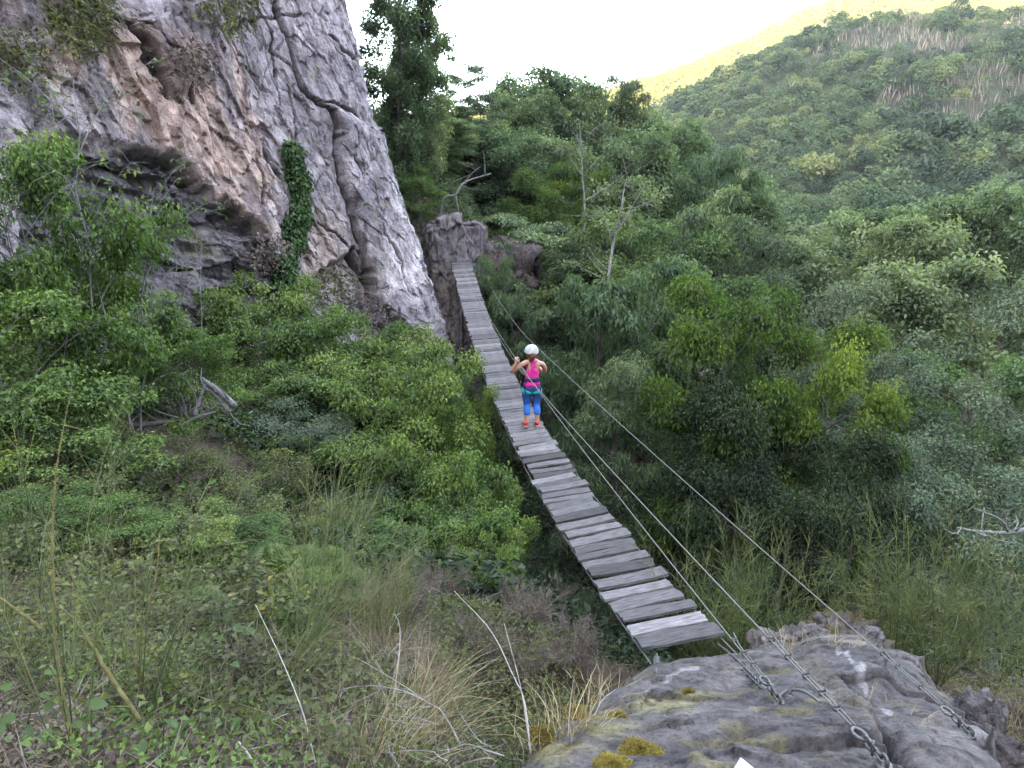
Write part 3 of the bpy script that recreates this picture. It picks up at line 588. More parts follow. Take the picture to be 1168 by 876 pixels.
while s < LEN - .05 and kk < 100:
    t = s / LEN
    near = t < .33
    wd = rng.uniform(.17, .25) if near else rng.uniform(.16, .235)
    gap = (rng.choice([.012, .03, .06, .1], p=[.3, .3, .25, .15]) if t < .36 else rng.choice([.006, .012, .03], p=[.6, .3, .1]))
    s += wd / 2; t = min(1, s / LEN)
    T, Bv, Nn = frame_at(t); p = deck(t)
    yaw = rng.normal(0, R(2.6 if near else 1.3)); ln = float(np.interp(t, [0, .3, 1], [.80, .74, .76])) + rng.normal(0, .025 if near else .015); off = rng.normal(0, .022 if near else .012); tw = rng.normal(0, R(2.2)); th_ = rng.uniform(.028, .04)
    b2 = math.cos(yaw) * Bv + math.sin(yaw) * T; t2 = -math.sin(yaw) * Bv + math.cos(yaw) * T; n2_ = math.cos(tw) * Nn + math.sin(tw) * t2; t2 = np.cross(n2_, b2)
    # plank: a worn board, edges nibbled, slightly cupped, tapered
    nl_, nw_ = 14, 5
    xs = np.linspace(-.5, .5, nl_); ys = np.linspace(-.5, .5, nw_); XX, YY = np.meshgrid(xs, ys)
    edge_n = np.stack([np.interp(xs, np.linspace(-.5, .5, 6), rng.normal(0, .006, 6)), np.interp(xs, np.linspace(-.5, .5, 6), rng.normal(0, .006, 6))]); taper = rng.normal(0, .025)
    yy = YY * wd * (1 + taper * XX * 4) + np.where(YY > .4, edge_n[0], 0) + np.where(YY < -.4, edge_n[1], 0)
    xx = XX * ln + np.where(np.abs(XX) > .49, rng.normal(0, .006, XX.shape), 0); warp = rng.normal(0, .006) * (XX * 2) ** 2 + rng.normal(0, .004) * (YY * 2) ** 2
    top = np.stack([xx, yy, th_ / 2 + warp - .004 * (np.abs(YY) > .49)], -1).reshape(-1, 3); bot = np.stack([xx, yy, -th_ / 2 + warp], -1).reshape(-1, 3)
    i, j = np.meshgrid(np.arange(nw_ - 1), np.arange(nl_ - 1), indexing='ij'); qd = (i * nl_ + j); n0 = nl_ * nw_
    Fs = [np.stack([qd, qd + 1, qd + nl_ + 1, qd + nl_], -1).reshape(-1, 4), n0 + np.stack([qd, qd + nl_, qd + nl_ + 1, qd + 1], -1).reshape(-1, 4)]
    rim = np.r_[np.arange(nl_), np.arange(1, nw_) * nl_ + nl_ - 1, (nw_ - 1) * nl_ + np.arange(nl_ - 2, -1, -1), np.arange(nw_ - 2, 0, -1) * nl_]; r2 = np.roll(rim, -1)
    Fs.append(np.stack([rim, n0 + rim, n0 + r2, r2], -1))
    o = link('plank', make_mesh('plank', np.concatenate([top, bot]), np.concatenate(Fs), M_wood, {'tone': np.full(2 * n0, np.clip(rng.normal(.32 if t < .3 else .5, .26), 0, 1))}, smooth=False), br)
    Mx = Matrix(((b2[0], t2[0], n2_[0], 0), (b2[1], t2[1], n2_[1], 0), (b2[2], t2[2], n2_[2], 0), (0, 0, 0, 1)))
    o.matrix_local = Matrix.Translation(Vector(p + off * Bv - deck(.5))) @ Mx
    s += wd / 2 + gap; kk += 1
for sd_ in (-1, 1):
    m = MB(); pts = []
    for t in np.linspace(-.012, 1.01, 70):
        T, Bv, Nn = frame_at(min(1, max(0, t))); pts.append(deck(t) + sd_ * .385 * Bv - .034 * Nn - deck(.5))
    m.tube(pts, .009, 6); link('deck_cable', m.mesh('deck_cable', M_dull), br)
def chain(m, pts, pitch=.05, r=.006):
    pts = np.asarray(pts, float); L = np.r_[0, np.cumsum(np.linalg.norm(np.diff(pts, axis=0), axis=1))]
    for k, s_ in enumerate(np.arange(0, L[-1], pitch)):
        p = np.array([np.interp(s_, L, pts[:, c_]) for c_ in range(3)]); q_ = np.array([np.interp(s_ + .02, L, pts[:, c_]) for c_ in range(3)]); d = unit(q_ - p + 1e-6)
        sd2 = unit(np.cross(d, [0, 0, 1.])); m.torus(p, pitch * .34, r, d, sd2 if k % 2 else np.cross(d, sd2), 1.75, 12, 5)
# the chains that tie the deck to the boulder
Tn, Bn, Nn0 = frame_at(0)
pl = deck(0) - .29 * Bn - .03 * Nn0; e = rock_at(748, 768); m = MB(); chain(m, [pl - deck(.5), e - deck(.5)], .06, .008); link('anchor_chain', m.mesh('anchor_chain', M_steel), br)
pr = deck(0) + .31 * Bn - .03 * Nn0; e2 = rock_at(872, 786); m = MB(); m.tube(smooth_path([pr - deck(.5), (pr + e2) / 2 + np.array([0, 0, .02]) - deck(.5), e2 - deck(.5)], 12), .009, 6); chain(m, [(pr + .55 * (e2 - pr)) - deck(.5), e2 - deck(.5)], .06, .008)
link('anchor_chain', m.mesh('anchor_chain', M_steel), br)

def rope_clamp(m, p, d, r=.014):
    sd2 = unit(np.cross(d, [0, 0, 1.])); up = np.cross(sd2, d)
    m.torus(p, r, .005, sd2, up, 1.0, 12, 5)
    Mx = np.stack([d, sd2, up], 1); m.box(p + up * .0, (.022, .038, .014), Mx, bev=.004)
    for k in (-1, 1): m.tube([p + sd2 * .014 * k - up * .01, p + sd2 * .014 * k + up * .024], .0045, 6)
def steel_line(label, pts, anchor, tail, clamps, thim_r=.024, wid=.005, end_kind='shackle'):
    """rope > clamps, thimble, shackle, anchor bolt; pts run from the eye at the anchor to the far end."""
    a = np.asarray(anchor, float); root = thing('steel_cable', label, 'cable', tuple(a)); pts = np.asarray(pts, float)
    d = unit(pts[1] - pts[0]); m = MB(); m.tube(pts - a, wid, 7)
    sd2 = unit(np.cross(d, [0, 0, 1.])); up = np.cross(sd2, d)
    # the loose tail folded back beside the rope
    tl = [pts[0] - d * .0 + sd2 * .018, pts[0] + d * .15 + sd2 * .020, pts[0] + d * tail * .7 + sd2 * .019, pts[0] + d * tail + sd2 * .03 + up * .02]
    m.tube(smooth_path(tl, 14) - a, wid * .9, 6); link('rope', m.mesh('rope', M_rope), root)
    for cpos in clamps:
        m = MB(); rope_clamp(m, pts[0] + d * cpos + sd2 * .009 - a, d); link('rope_clamp', m.mesh('rope_clamp', M_steel), root)
    m = MB(); m.torus(pts[0] - d * .055 - a, thim_r, .009, d, sd2, 1.6, 20, 6); link('thimble', m.mesh('thimble', M_steel), root)
    m = MB(); sh = pts[0] - d * .12; m.torus(sh - a, .022, .0065, d, up, 1.6, 18, 6); m.tube([sh - up * .034 - d * .025 - a, sh + up * .034 - d * .025 - a], .0065, 8); link('shackle', m.mesh('shackle', M_steel), root)
    m = MB(); chain(m, [sh - d * .04 - a, a - a + np.array([0, 0, .02])], .042, .006); link('chain', m.mesh('chain', M_steel), root)
    m = MB(); m.torus(np.array([0, 0, .02]), .022, .007, [0, 0, 1], d, 1.2, 16, 6); m.tube([[0, 0, -.05], [0, 0, .02]], .014, 8); m.tube([[0, 0, -.012], [0, 0, .006]], .034, 12); link('anchor_bolt', m.mesh('anchor_bolt', M_steel), root)
    return root
def line_from(apx, far, eye=.22, sag=.0, n=16):
    a = rock_at(*apx); far = np.asarray(far, float); d = unit(far[0] - a); st = a + d * eye + np.array([0, 0, .02])
    path = [st] + [np.asarray(f) for f in far]; return a, path
HAND = at(588.5, 409.5, 13.42); FARL = at(519, 283, 27.4)
def with_sag(path, sag):
    out = []
    for k in range(len(path) - 1):
        for t in np.linspace(0, 1, 14, endpoint=False): q_ = path[k] + (path[k + 1] - path[k]) * t; q_ = q_.copy(); q_[2] -= 4 * sag[k] * t * (1 - t); out.append(q_)
    out.append(path[-1]); return np.array(out)
a, pth = line_from((888, 801), [HAND, FARL]); steel_line('upper left hand cable, bolted mid boulder and gripped by the climber', with_sag(pth, [.06, .22]), a, .42, [.10, .22, .36])
a, pth = line_from((1008, 873), [at(586.5, 411.5, 13.5), at(517.5, 286, 27.5)]); steel_line('lower left safety cable ending in chain at the bottom of the boulder', with_sag(pth, [.05, .24]), a, .8, [.12, .24, .38, .55, .72])
a, pth = line_from((1106, 838), [at(599, 383, 14.6), at(553, 316, 27.9)]); steel_line('right hand cable running alone across the right of the boulder', with_sag(pth, [.05, .1]), a, .55, [.16, .36, .50])
m = thing('steel_cable', 'slack joining rope lying on the boulder between two cable anchors', 'cable', tuple(rock_at(905, 800)))
a = np.array(m.location); q_ = MB(); q_.tube(smooth_path([rock_at(888, 799) + [0, 0, .03] - a, rock_at(898, 796) + [0, 0, .05] - a, rock_at(915, 797) + [0, 0, .05] - a, rock_at(935, 806) + [0, 0, .03] - a], 20), .009, 6); link('rope', q_.mesh('rope', M_rope), m)
q_ = MB(); rope_clamp(q_, rock_at(900, 797) + [0, 0, .05] - a, unit([1, -.2, 0])); link('rope_clamp', q_.mesh('rope_clamp', M_steel), m)
# the corner of a white card at the bottom edge
M_card = plain_mat('white_card', (.82, .82, .80), .7)
cc_ = rock_at(842, 872); T_c = unit(rock_at(868, 890) - rock_at(826, 890)); n_c = unit(np.array([0, -.35, 1])); s_c = unit(np.cross(n_c, T_c)); T_c = np.cross(s_c, n_c)
m = MB(); d1 = unit(-s_c * .8 + T_c * .75); d2 = unit(-s_c * .8 - T_c * .75); cpt = cc_ + n_c * .05
crn = [cpt, cpt + d1 * .16, cpt + d1 * .16 + d2 * .24, cpt + d2 * .24]; Vc = np.array([p + n_c * k for k in (0, .004) for p in crn]) - cpt
m.add(Vc, [[3, 2, 1, 0], [4, 5, 6, 7], [0, 1, 5, 4], [1, 2, 6, 5], [2, 3, 7, 6], [3, 0, 4, 7]])
o = link('white_card', m.mesh('white_card', M_card, False), None, cpt, label='corner of a plain white card on the boulder at the bottom edge', category='card')
# ------------------------------------------------------------------ the climber
def skin_chain(name, verts, edges, root, parent=None, sub=2):
    me = bpy.data.meshes.new(name); me.from_pydata([v[:3] for v in verts], edges, []); o = bpy.data.objects.new(name, me); COL.objects.link(o)
    if parent: o.parent = parent
    md = o.modifiers.new('skin', 'SKIN'); md.use_smooth_shade = True; md.branch_smoothing = .4
    for k, v in enumerate(verts):
        sv = me.skin_vertices[0].data[k]; sv.radius = (v[3], v[4] if len(v) > 4 else v[3]); sv.use_root = (k == root)
    s = o.modifiers.new('sub', 'SUBSURF'); s.levels = sub; s.render_levels = sub
    return o
def bake(o):
    """replace the modifier stack with its result, so that clothes can be cut from it."""
    dg = bpy.context.evaluated_depsgraph_get(); me = bpy.data.meshes.new_from_object(o.evaluated_get(dg)); o.modifiers.clear(); o.data = me
    for p in me.polygons: p.use_smooth = True
    return me
J = []; E = []
def jt(x, y, z, r, r2=None, to=None):
    J.append((x, y, z, r, r2 or r)); k = len(J) - 1
    if to is not None: E.append((to, k))
    return k
pel = jt(0, 0, .90, .135, .105); sp1 = jt(.0, .02, 1.04, .112, .085, pel); che = jt(.005, .01, 1.20, .140, .100, sp1); nb = jt(.01, .0, 1.345, .075, .06, che)
nk = jt(.0, .02, 1.42, .05, .05, nb); hd = jt(-.005, .035, 1.50, .075, .085, nk); ht = jt(-.01, .035, 1.58, .08, .09, hd); hp_ = jt(-.01, .03, 1.635, .045, .05, ht)
for sx in (-1, 1):
    h = jt(.085 * sx, .0, .82, .098, .098, pel); th = jt(.095 * sx, .012, .66, .080, .086, h); kn = jt(.084 * sx, .022, .47, .047, .052, th); cf = jt(.092 * sx, -.016, .34, .051, .057, kn); an = jt(.093 * sx, -.01, .10, .034, .037, cf)
    he = jt(.094 * sx, -.03, .045, .034, .034, an); ba = jt(.108 * sx, .10, .035, .04, .03, an); to = jt(.115 * sx, .17, .03, .032, .022, ba)
# left arm raised to the cable, right arm bent in front
def hand(w, d, up, to, grip, side):
    """palm, four curled fingers and a thumb; d: along the palm, up: palm normal side towards which the fingers curl."""
    d = unit(d); up = unit(up - d * (np.dot(up, d))); sx = np.cross(d, up) * side; palm = w + d * .055
    pk = jt(*palm, .030, .018, to)
    for f, (o_, l_) in enumerate(((-.028, .062), (-.009, .072), (.010, .067), (.027, .052))):
        b = palm + d * .038 + sx * o_; k1 = jt(*b, .0095, None, pk); p1 = b + d * l_ * .35 + up * l_ * .3 * grip; k2 = jt(*p1, .0088, None, k1); p2 = p1 + up * l_ * .42 * grip - d * l_ * .12 * grip + d * l_ * .4 * (1 - grip); k3 = jt(*p2, .008, None, k2); jt(*(p2 - d * l_ * .3 * grip + d * l_ * .3 * (1 - grip)), .007, None, k3)
    t0 = w + d * .03 - sx * .034; k1 = jt(*t0, .012, None, pk); t1 = t0 + d * .03 - sx * .012 + up * .022; k2 = jt(*t1, .0105, None, k1); jt(*(t1 + d * .012 + up * .026 + sx * .012), .009, None, k2)
FEET = at(606.5, 489, 13.5); 
fx, fy = FEET[0], FEET[1]
tb = (13.5 - A0[1]) / (A1[1] - A0[1]); Tb, Bb, Nb = frame_at(tb); cb = deck(tb); FEET[2] = cb[2] + (fx - cb[0]) * Bb[2] / Bb[0] + .03
PRZ = R(6)
hl = Matrix.Rotation(-PRZ, 3, 'Z') @ Vector(HAND - FEET); hl = np.array(hl); WX = 1.16; hl[:2] /= WX   # the grip in the body's own frame
sl_ = jt(-.115, .0, 1.345, .058, .055, nb); s2 = jt(-.175, .0, 1.31, .052, .052, sl_)
el = np.array([-.36, .03, 1.13]); u1 = jt(-.27, .015, 1.22, .046, .046, s2); e1 = jt(*el, .038, .038, u1)
wv = hl - np.array([.0, .03, .075]); mid = (el + wv) / 2 + np.array([-.008, -.008, 0]); f1_ = jt(*mid, .034, .034, e1); w1 = jt(*wv, .023, .026, f1_)
hand(wv, np.array([.05, .1, 1.]), np.array([.5, .85, 0]), w1, 1., 1)
sr = jt(.125, .0, 1.335, .058, .055, nb); s3 = jt(.185, .0, 1.30, .052, .052, sr); u2 = jt(.225, .05, 1.20, .046, .046, s3); e2_ = jt(.235, .11, 1.10, .038, .038, u2); f2_ = jt(.17, .22, 1.15, .034, .034, e2_); wr = np.array([.10, .31, 1.22]); w2 = jt(*wr, .023, .026, f2_)
hand(wr, np.array([-.4, .6, .6]), np.array([-.6, -.2, .2]), w2, .8, -1)
pers = thing('person', 'climber seen from behind in pink racerback top and blue leggings on the plank bridge', 'person', tuple(FEET), PRZ); pers.scale = (WX, WX, 1)
M_skin = surf_mat('skin', (.36, .18, .12), (.52, .30, .215), 9, .5, .1); 
body = skin_chain('body', J, E, pel, pers); me = bake(body); me.materials.append(M_skin)
bv = np.zeros(len(me.vertices) * 3, np.float32); me.vertices.foreach_get('co', bv); bv = bv.reshape(-1, 3); bn = np.zeros(len(me.vertices) * 3, np.float32); me.vertices.foreach_get('normal', bn); bn = bn.reshape(-1, 3)
def garment(name, keep, off, mat, parent=pers):
    """a shell cut from the body's surface, lifted off the skin and given a rim."""
    fs = [p.vertices[:] for p in me.polygons if keep(*bv[list(p.vertices)].mean(0))]
    used = sorted({v for f in fs for v in f}); rm = {v: k for k, v in enumerate(used)}
    nb_ = np.zeros_like(bv)
    V1 = bv[used] + bn[used] * off
    m = bpy.data.meshes.new(name); m.from_pydata(V1.tolist(), [], [[rm[v] for v in f] for f in fs]); m.materials.append(mat)
    for p in m.polygons: p.use_smooth = True
    o = link(name, m, parent); sd = o.modifiers.new('thickness', 'SOLIDIFY'); sd.thickness = .004; sd.offset = 1; return o
M_pink = surf_mat('pink_fabric', tuple(.6 * v for v in (.72, .035, .30)), (.72, .035, .30), 7, .85, .6, fine=14, bdist=.02); M_navy = surf_mat('navy_webbing', tuple(.6 * v for v in (.018, .022, .085)), (.018, .022, .085), 7, .85, .6, fine=14, bdist=.02); M_teal = plain_mat('teal_webbing', (.02, .33, .36), .75); M_shoe = plain_mat('coral_shoe', (.62, .10, .10), .7)
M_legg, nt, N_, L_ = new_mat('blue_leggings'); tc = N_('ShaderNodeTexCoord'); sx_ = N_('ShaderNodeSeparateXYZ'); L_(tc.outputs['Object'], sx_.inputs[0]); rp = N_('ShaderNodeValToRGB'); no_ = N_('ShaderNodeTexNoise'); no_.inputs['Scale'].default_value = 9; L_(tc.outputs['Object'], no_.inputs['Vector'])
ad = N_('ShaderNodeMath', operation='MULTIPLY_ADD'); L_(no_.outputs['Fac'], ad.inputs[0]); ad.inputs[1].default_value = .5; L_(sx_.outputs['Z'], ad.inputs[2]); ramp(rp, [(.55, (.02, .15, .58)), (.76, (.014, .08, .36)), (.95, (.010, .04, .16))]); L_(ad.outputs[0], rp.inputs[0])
pb = N_('ShaderNodeBsdfPrincipled'); pb.inputs['Roughness'].default_value = .7; L_(rp.outputs[0], pb.inputs['Base Color']); oo = N_('ShaderNodeOutputMaterial'); L_(pb.outputs[0], oo.inputs[0])
arm = lambda x, z: abs(x) > .155 and z > 1.0 or abs(x) > .2
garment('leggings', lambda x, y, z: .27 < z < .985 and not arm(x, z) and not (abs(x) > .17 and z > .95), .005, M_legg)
def top_keep(x, y, z):
    if z < .86 or arm(x, z): return False
    if z < 1.17: return True
    if y < .015: return abs(x - .005) < (.045 if z < 1.30 else .03 + .45 * (z - 1.30)) + max(0, (1.23 - z)) * .9 and z < 1.385   # racerback
    return abs(x) < .11 and z < 1.30 or .05 < abs(x) < .10 and z < 1.39
garment('tank_top', top_keep, .009, M_pink)
garment('waist_belt', lambda x, y, z: .955 < z < 1.045 and abs(x) < .2 and not arm(x, z), .02, M_navy)
for sx in (-1, 1): garment('leg_loop', lambda x, y, z: .70 < z < .765 + .05 * max(0, abs(x) - .08) / .08 and x * sx > .004, .014, M_teal)
for sx in (-1, 1):
    o = garment('shoe', lambda x, y, z: z < .105 and x * sx > 0, .010, M_shoe)
    m = MB(); s_o = np.array([[.11 * sx + dx, dy, 0] for dx, dy in ((-.035, -.075), (.03, -.075), (.045, .0), (.05, .10), (.04, .19), (.0, .215), (-.03, .17), (-.035, .05))]); k = len(s_o)
    Vs = np.concatenate([s_o, s_o + [0, 0, .02]]); m.add(Vs, [[i, (i + 1) % k, (i + 1) % k + k, i + k] for i in range(k)], [[k, k + i, k + i + 1] for i in range(1, k - 1)]); link('sole', m.mesh('sole', plain_mat('shoe_sole', (.40, .16, .15)), False), o)
for sx in (-1, 1):   # harness risers and gear
    m = MB(); m.tube(smooth_path([(.13 * sx, -.085, .97), (.145 * sx, -.09, .86), (.125 * sx, -.10, .74)], 10), .011, 6); link('harness_strap', m.mesh('harness_strap', M_navy), pers)
m = MB(); m.torus([-.20, .0, .93], .022, .005, [0, 0, 1], [0, 1, 0], 1.9); m.torus([-.205, -.03, .90], .022, .005, [0, 0, 1], [0, 1, .2], 1.9); link('carabiner', m.mesh('carabiner', M_steel), pers)
m = MB(); m.tube(smooth_path([(-.10, .14, 1.02), (-.2, .2, 1.15), (-.24, .2, 1.25), tuple(hl + np.array([.02, .06, -.01]))], 18), .007, 6); m.tube(smooth_path([(.05, .14, 1.02), (-.1, .26, 1.1), (-.2, .26, 1.3), tuple(hl + np.array([.03, .12, -.01]))], 18), .007, 6); link('lanyard', m.mesh('lanyard', plain_mat('lanyard_webbing', (.35, .33, .32))), pers)
# helmet: shell, rim, vents; ponytail below it
th = np.linspace(0, 2 * math.pi, 40, endpoint=False); ph = np.linspace(-.18, math.pi / 2, 16); TH, PH = np.meshgrid(th, ph)
rim = np.where(PH < -.05, 1.05, 1.0)
Vh = np.stack([.118 * np.cos(PH) * np.cos(TH) * rim, .142 * np.cos(PH) * np.sin(TH) * rim + .01 * np.cos(PH), .125 * np.sin(PH) + .03 * (np.sin(TH) < -.3) * (PH < 0) * np.sin(TH)], -1)
rid = 1 + .03 * np.cos(6 * TH) * np.cos(PH) * np.sin(PH); Vh[..., :2] *= rid[..., None]
i, j = np.meshgrid(np.arange(15), np.arange(40), indexing='ij'); k = (j + 1) % 40
M_helm = plain_mat('white_helmet', (.45, .455, .465), .4)
hm = link('helmet', make_mesh('helmet', Vh.reshape(-1, 3), np.stack([i * 40 + j, i * 40 + k, (i + 1) * 40 + k, (i + 1) * 40 + j], -1).reshape(-1, 4), M_helm), pers, (-.008, .03, 1.575)); sd = hm.modifiers.new('thickness', 'SOLIDIFY'); sd.thickness = .012
MV = plain_mat('helmet_vent', (.12, .12, .13))
for sx in (-1, 1):
    for a_, b_ in ((-2.2, .45), (-2.2, .8), (-1.2, .6)):
        a2 = a_ if sx > 0 else math.pi - a_
        p = np.array([.121 * math.cos(b_) * math.cos(a2), .146 * math.cos(b_) * math.sin(a2), .128 * math.sin(b_)]); m = MB(); m.box(p, (.012, .03, .012), bev=.004); link('vent', m.mesh('vent', MV), hm)

M_hair = surf_mat('auburn_hair', (.035, .012, .009), (.14, .035, .025), 20, .5, .5, stretch=(6, 6, 1))
m = MB(); m.tube(smooth_path([(-.01, -.02, 1.56), (-.01, -.075, 1.50), (-.02, -.09, 1.44), (-.04, -.085, 1.40), (-.045, -.09, 1.38)], 20), np.interp(np.linspace(0, 1, 21), [0, .3, .7, 1], [.07, .055, .035, .008]), 10); m.tube(smooth_path([(-.075, .02, 1.55), (-.08, -.02, 1.49), (-.06, -.06, 1.46)], 8), .022, 8); m.tube(smooth_path([(.06, .02, 1.55), (.065, -.02, 1.49), (.05, -.06, 1.46)], 8), .022, 8); link('hair', m.mesh('hair', M_hair), pers)
for sx in (-1, 1):
    m = MB(); m.torus(np.array([-.005 + .082 * sx, .04, 1.535]), .022, .008, [0, 0, 1], [.2 * sx, -1, 0], 1.4, 12, 6); link('ear', m.mesh('ear', M_skin), pers)
m = MB(); m.tube(smooth_path([(-.008, .12, 1.555), (-.008, .137, 1.53), (-.008, .128, 1.515)], 8), np.interp(np.linspace(0, 1, 9), [0, .6, 1], [.006, .014, .009]), 8); link('nose', m.mesh('nose', M_skin), pers)
for sx in (-1, 1):
    m = MB(); m.torus(np.array([-.008 + .032 * sx, .113, 1.557]), .008, .006, [1, 0, 0], [0, 0, 1], 1.4, 12, 6); link('eye', m.mesh('eye', plain_mat('eye_white', (.7, .68, .66))), pers)
m = MB(); m.tube([(-.03, .118, 1.48), (-.008, .124, 1.478), (.014, .118, 1.48)], [.004, .007, .004], 6); link('mouth', m.mesh('mouth', plain_mat('lips', (.4, .12, .11))), pers)
# ------------------------------------------------------------------ vegetation
G = lambda *c: c
M_bark = surf_mat('bark', (.035, .03, .027), (.13, .115, .105), 9, .9, .6, stretch=(2, 2, .5))
M_barkp = surf_mat('pale_bark', (.10, .095, .092), (.25, .24, .23), 7, .9, .4, stretch=(2, 2, .5))
L_broad = leaf_mat('leaf_mid', (.038, .068, .024), (.09, .142, .05), (.155, .22, .078), None, .36, .022)
L_tall = leaf_mat('leaf_tall', (.05, .08, .042), (.13, .172, .09), (.21, .255, .14), None, .4, .025)
L_ash = leaf_mat('leaf_ash', (.042, .072, .038), (.108, .158, .078), (.19, .25, .12), None, .32, .018)
L_fine = leaf_mat('leaf_holm', (.05, .075, .046), (.105, .142, .085), (.175, .22, .135), (.16, .15, .09), .22, .02, .55)
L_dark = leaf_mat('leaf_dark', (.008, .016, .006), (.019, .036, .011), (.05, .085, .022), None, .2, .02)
L_lime = leaf_mat('leaf_lime', (.026, .052, .010), (.070, .118, .018), (.155, .215, .032), (.22, .26, .035), .32, .006)
L_bush = leaf_mat('leaf_bush', (.030, .060, .018), (.098, .152, .036), (.185, .255, .062), (.25, .28, .07), .32, .016, .45, 1.1)
L_hazel = leaf_mat('leaf_hazel', (.034, .066, .016), (.095, .155, .034), (.18, .25, .055), (.24, .24, .04), .3, .014, .5, .9)
L_bramble = leaf_mat('leaf_bramble', (.050, .045, .024), (.095, .110, .038), (.16, .175, .050), (.27, .21, .05), .35, .0, .55, 1.4, .93)
L_litter = leaf_mat('leaf_litter', (.050, .038, .030), (.125, .095, .075), (.22, .185, .155), (.32, .30, .285), .05, 0, .8, 2.5)
L_grass = leaf_mat('grass_blades', (.06, .07, .028), (.14, .15, .06), (.25, .24, .11), (.34, .29, .15), .25, 0, .7, 1.2)
L_tan = leaf_mat('dry_grass', (.12, .085, .045), (.30, .24, .14), (.50, .43, .29), None, .2, 0, .8, 3)
L_heath = leaf_mat('heath_twigs', (.075, .056, .052), (.15, .115, .105), (.22, .185, .15), (.17, .18, .08), .1, .0, .8, 2)
L_broom = leaf_mat('broom_twigs', (.032, .046, .016), (.085, .105, .035), (.155, .165, .06), (.24, .20, .10), .15, .01, .7, 2)
L_fern = leaf_mat('fern_leaf', (.03, .06, .016), (.07, .115, .028), (.125, .18, .045), None, .35, .01, .5, 2)
L_ivy = leaf_mat('leaf_ivy', (.014, .038, .010), (.042, .088, .022), (.09, .155, .045), None, .15, 0, .35, 1.2)
L_far = leaf_mat('leaf_far', (.030, .050, .032), (.060, .092, .047), (.108, .146, .064), (.155, .17, .068), .22, .035, .7, .03)

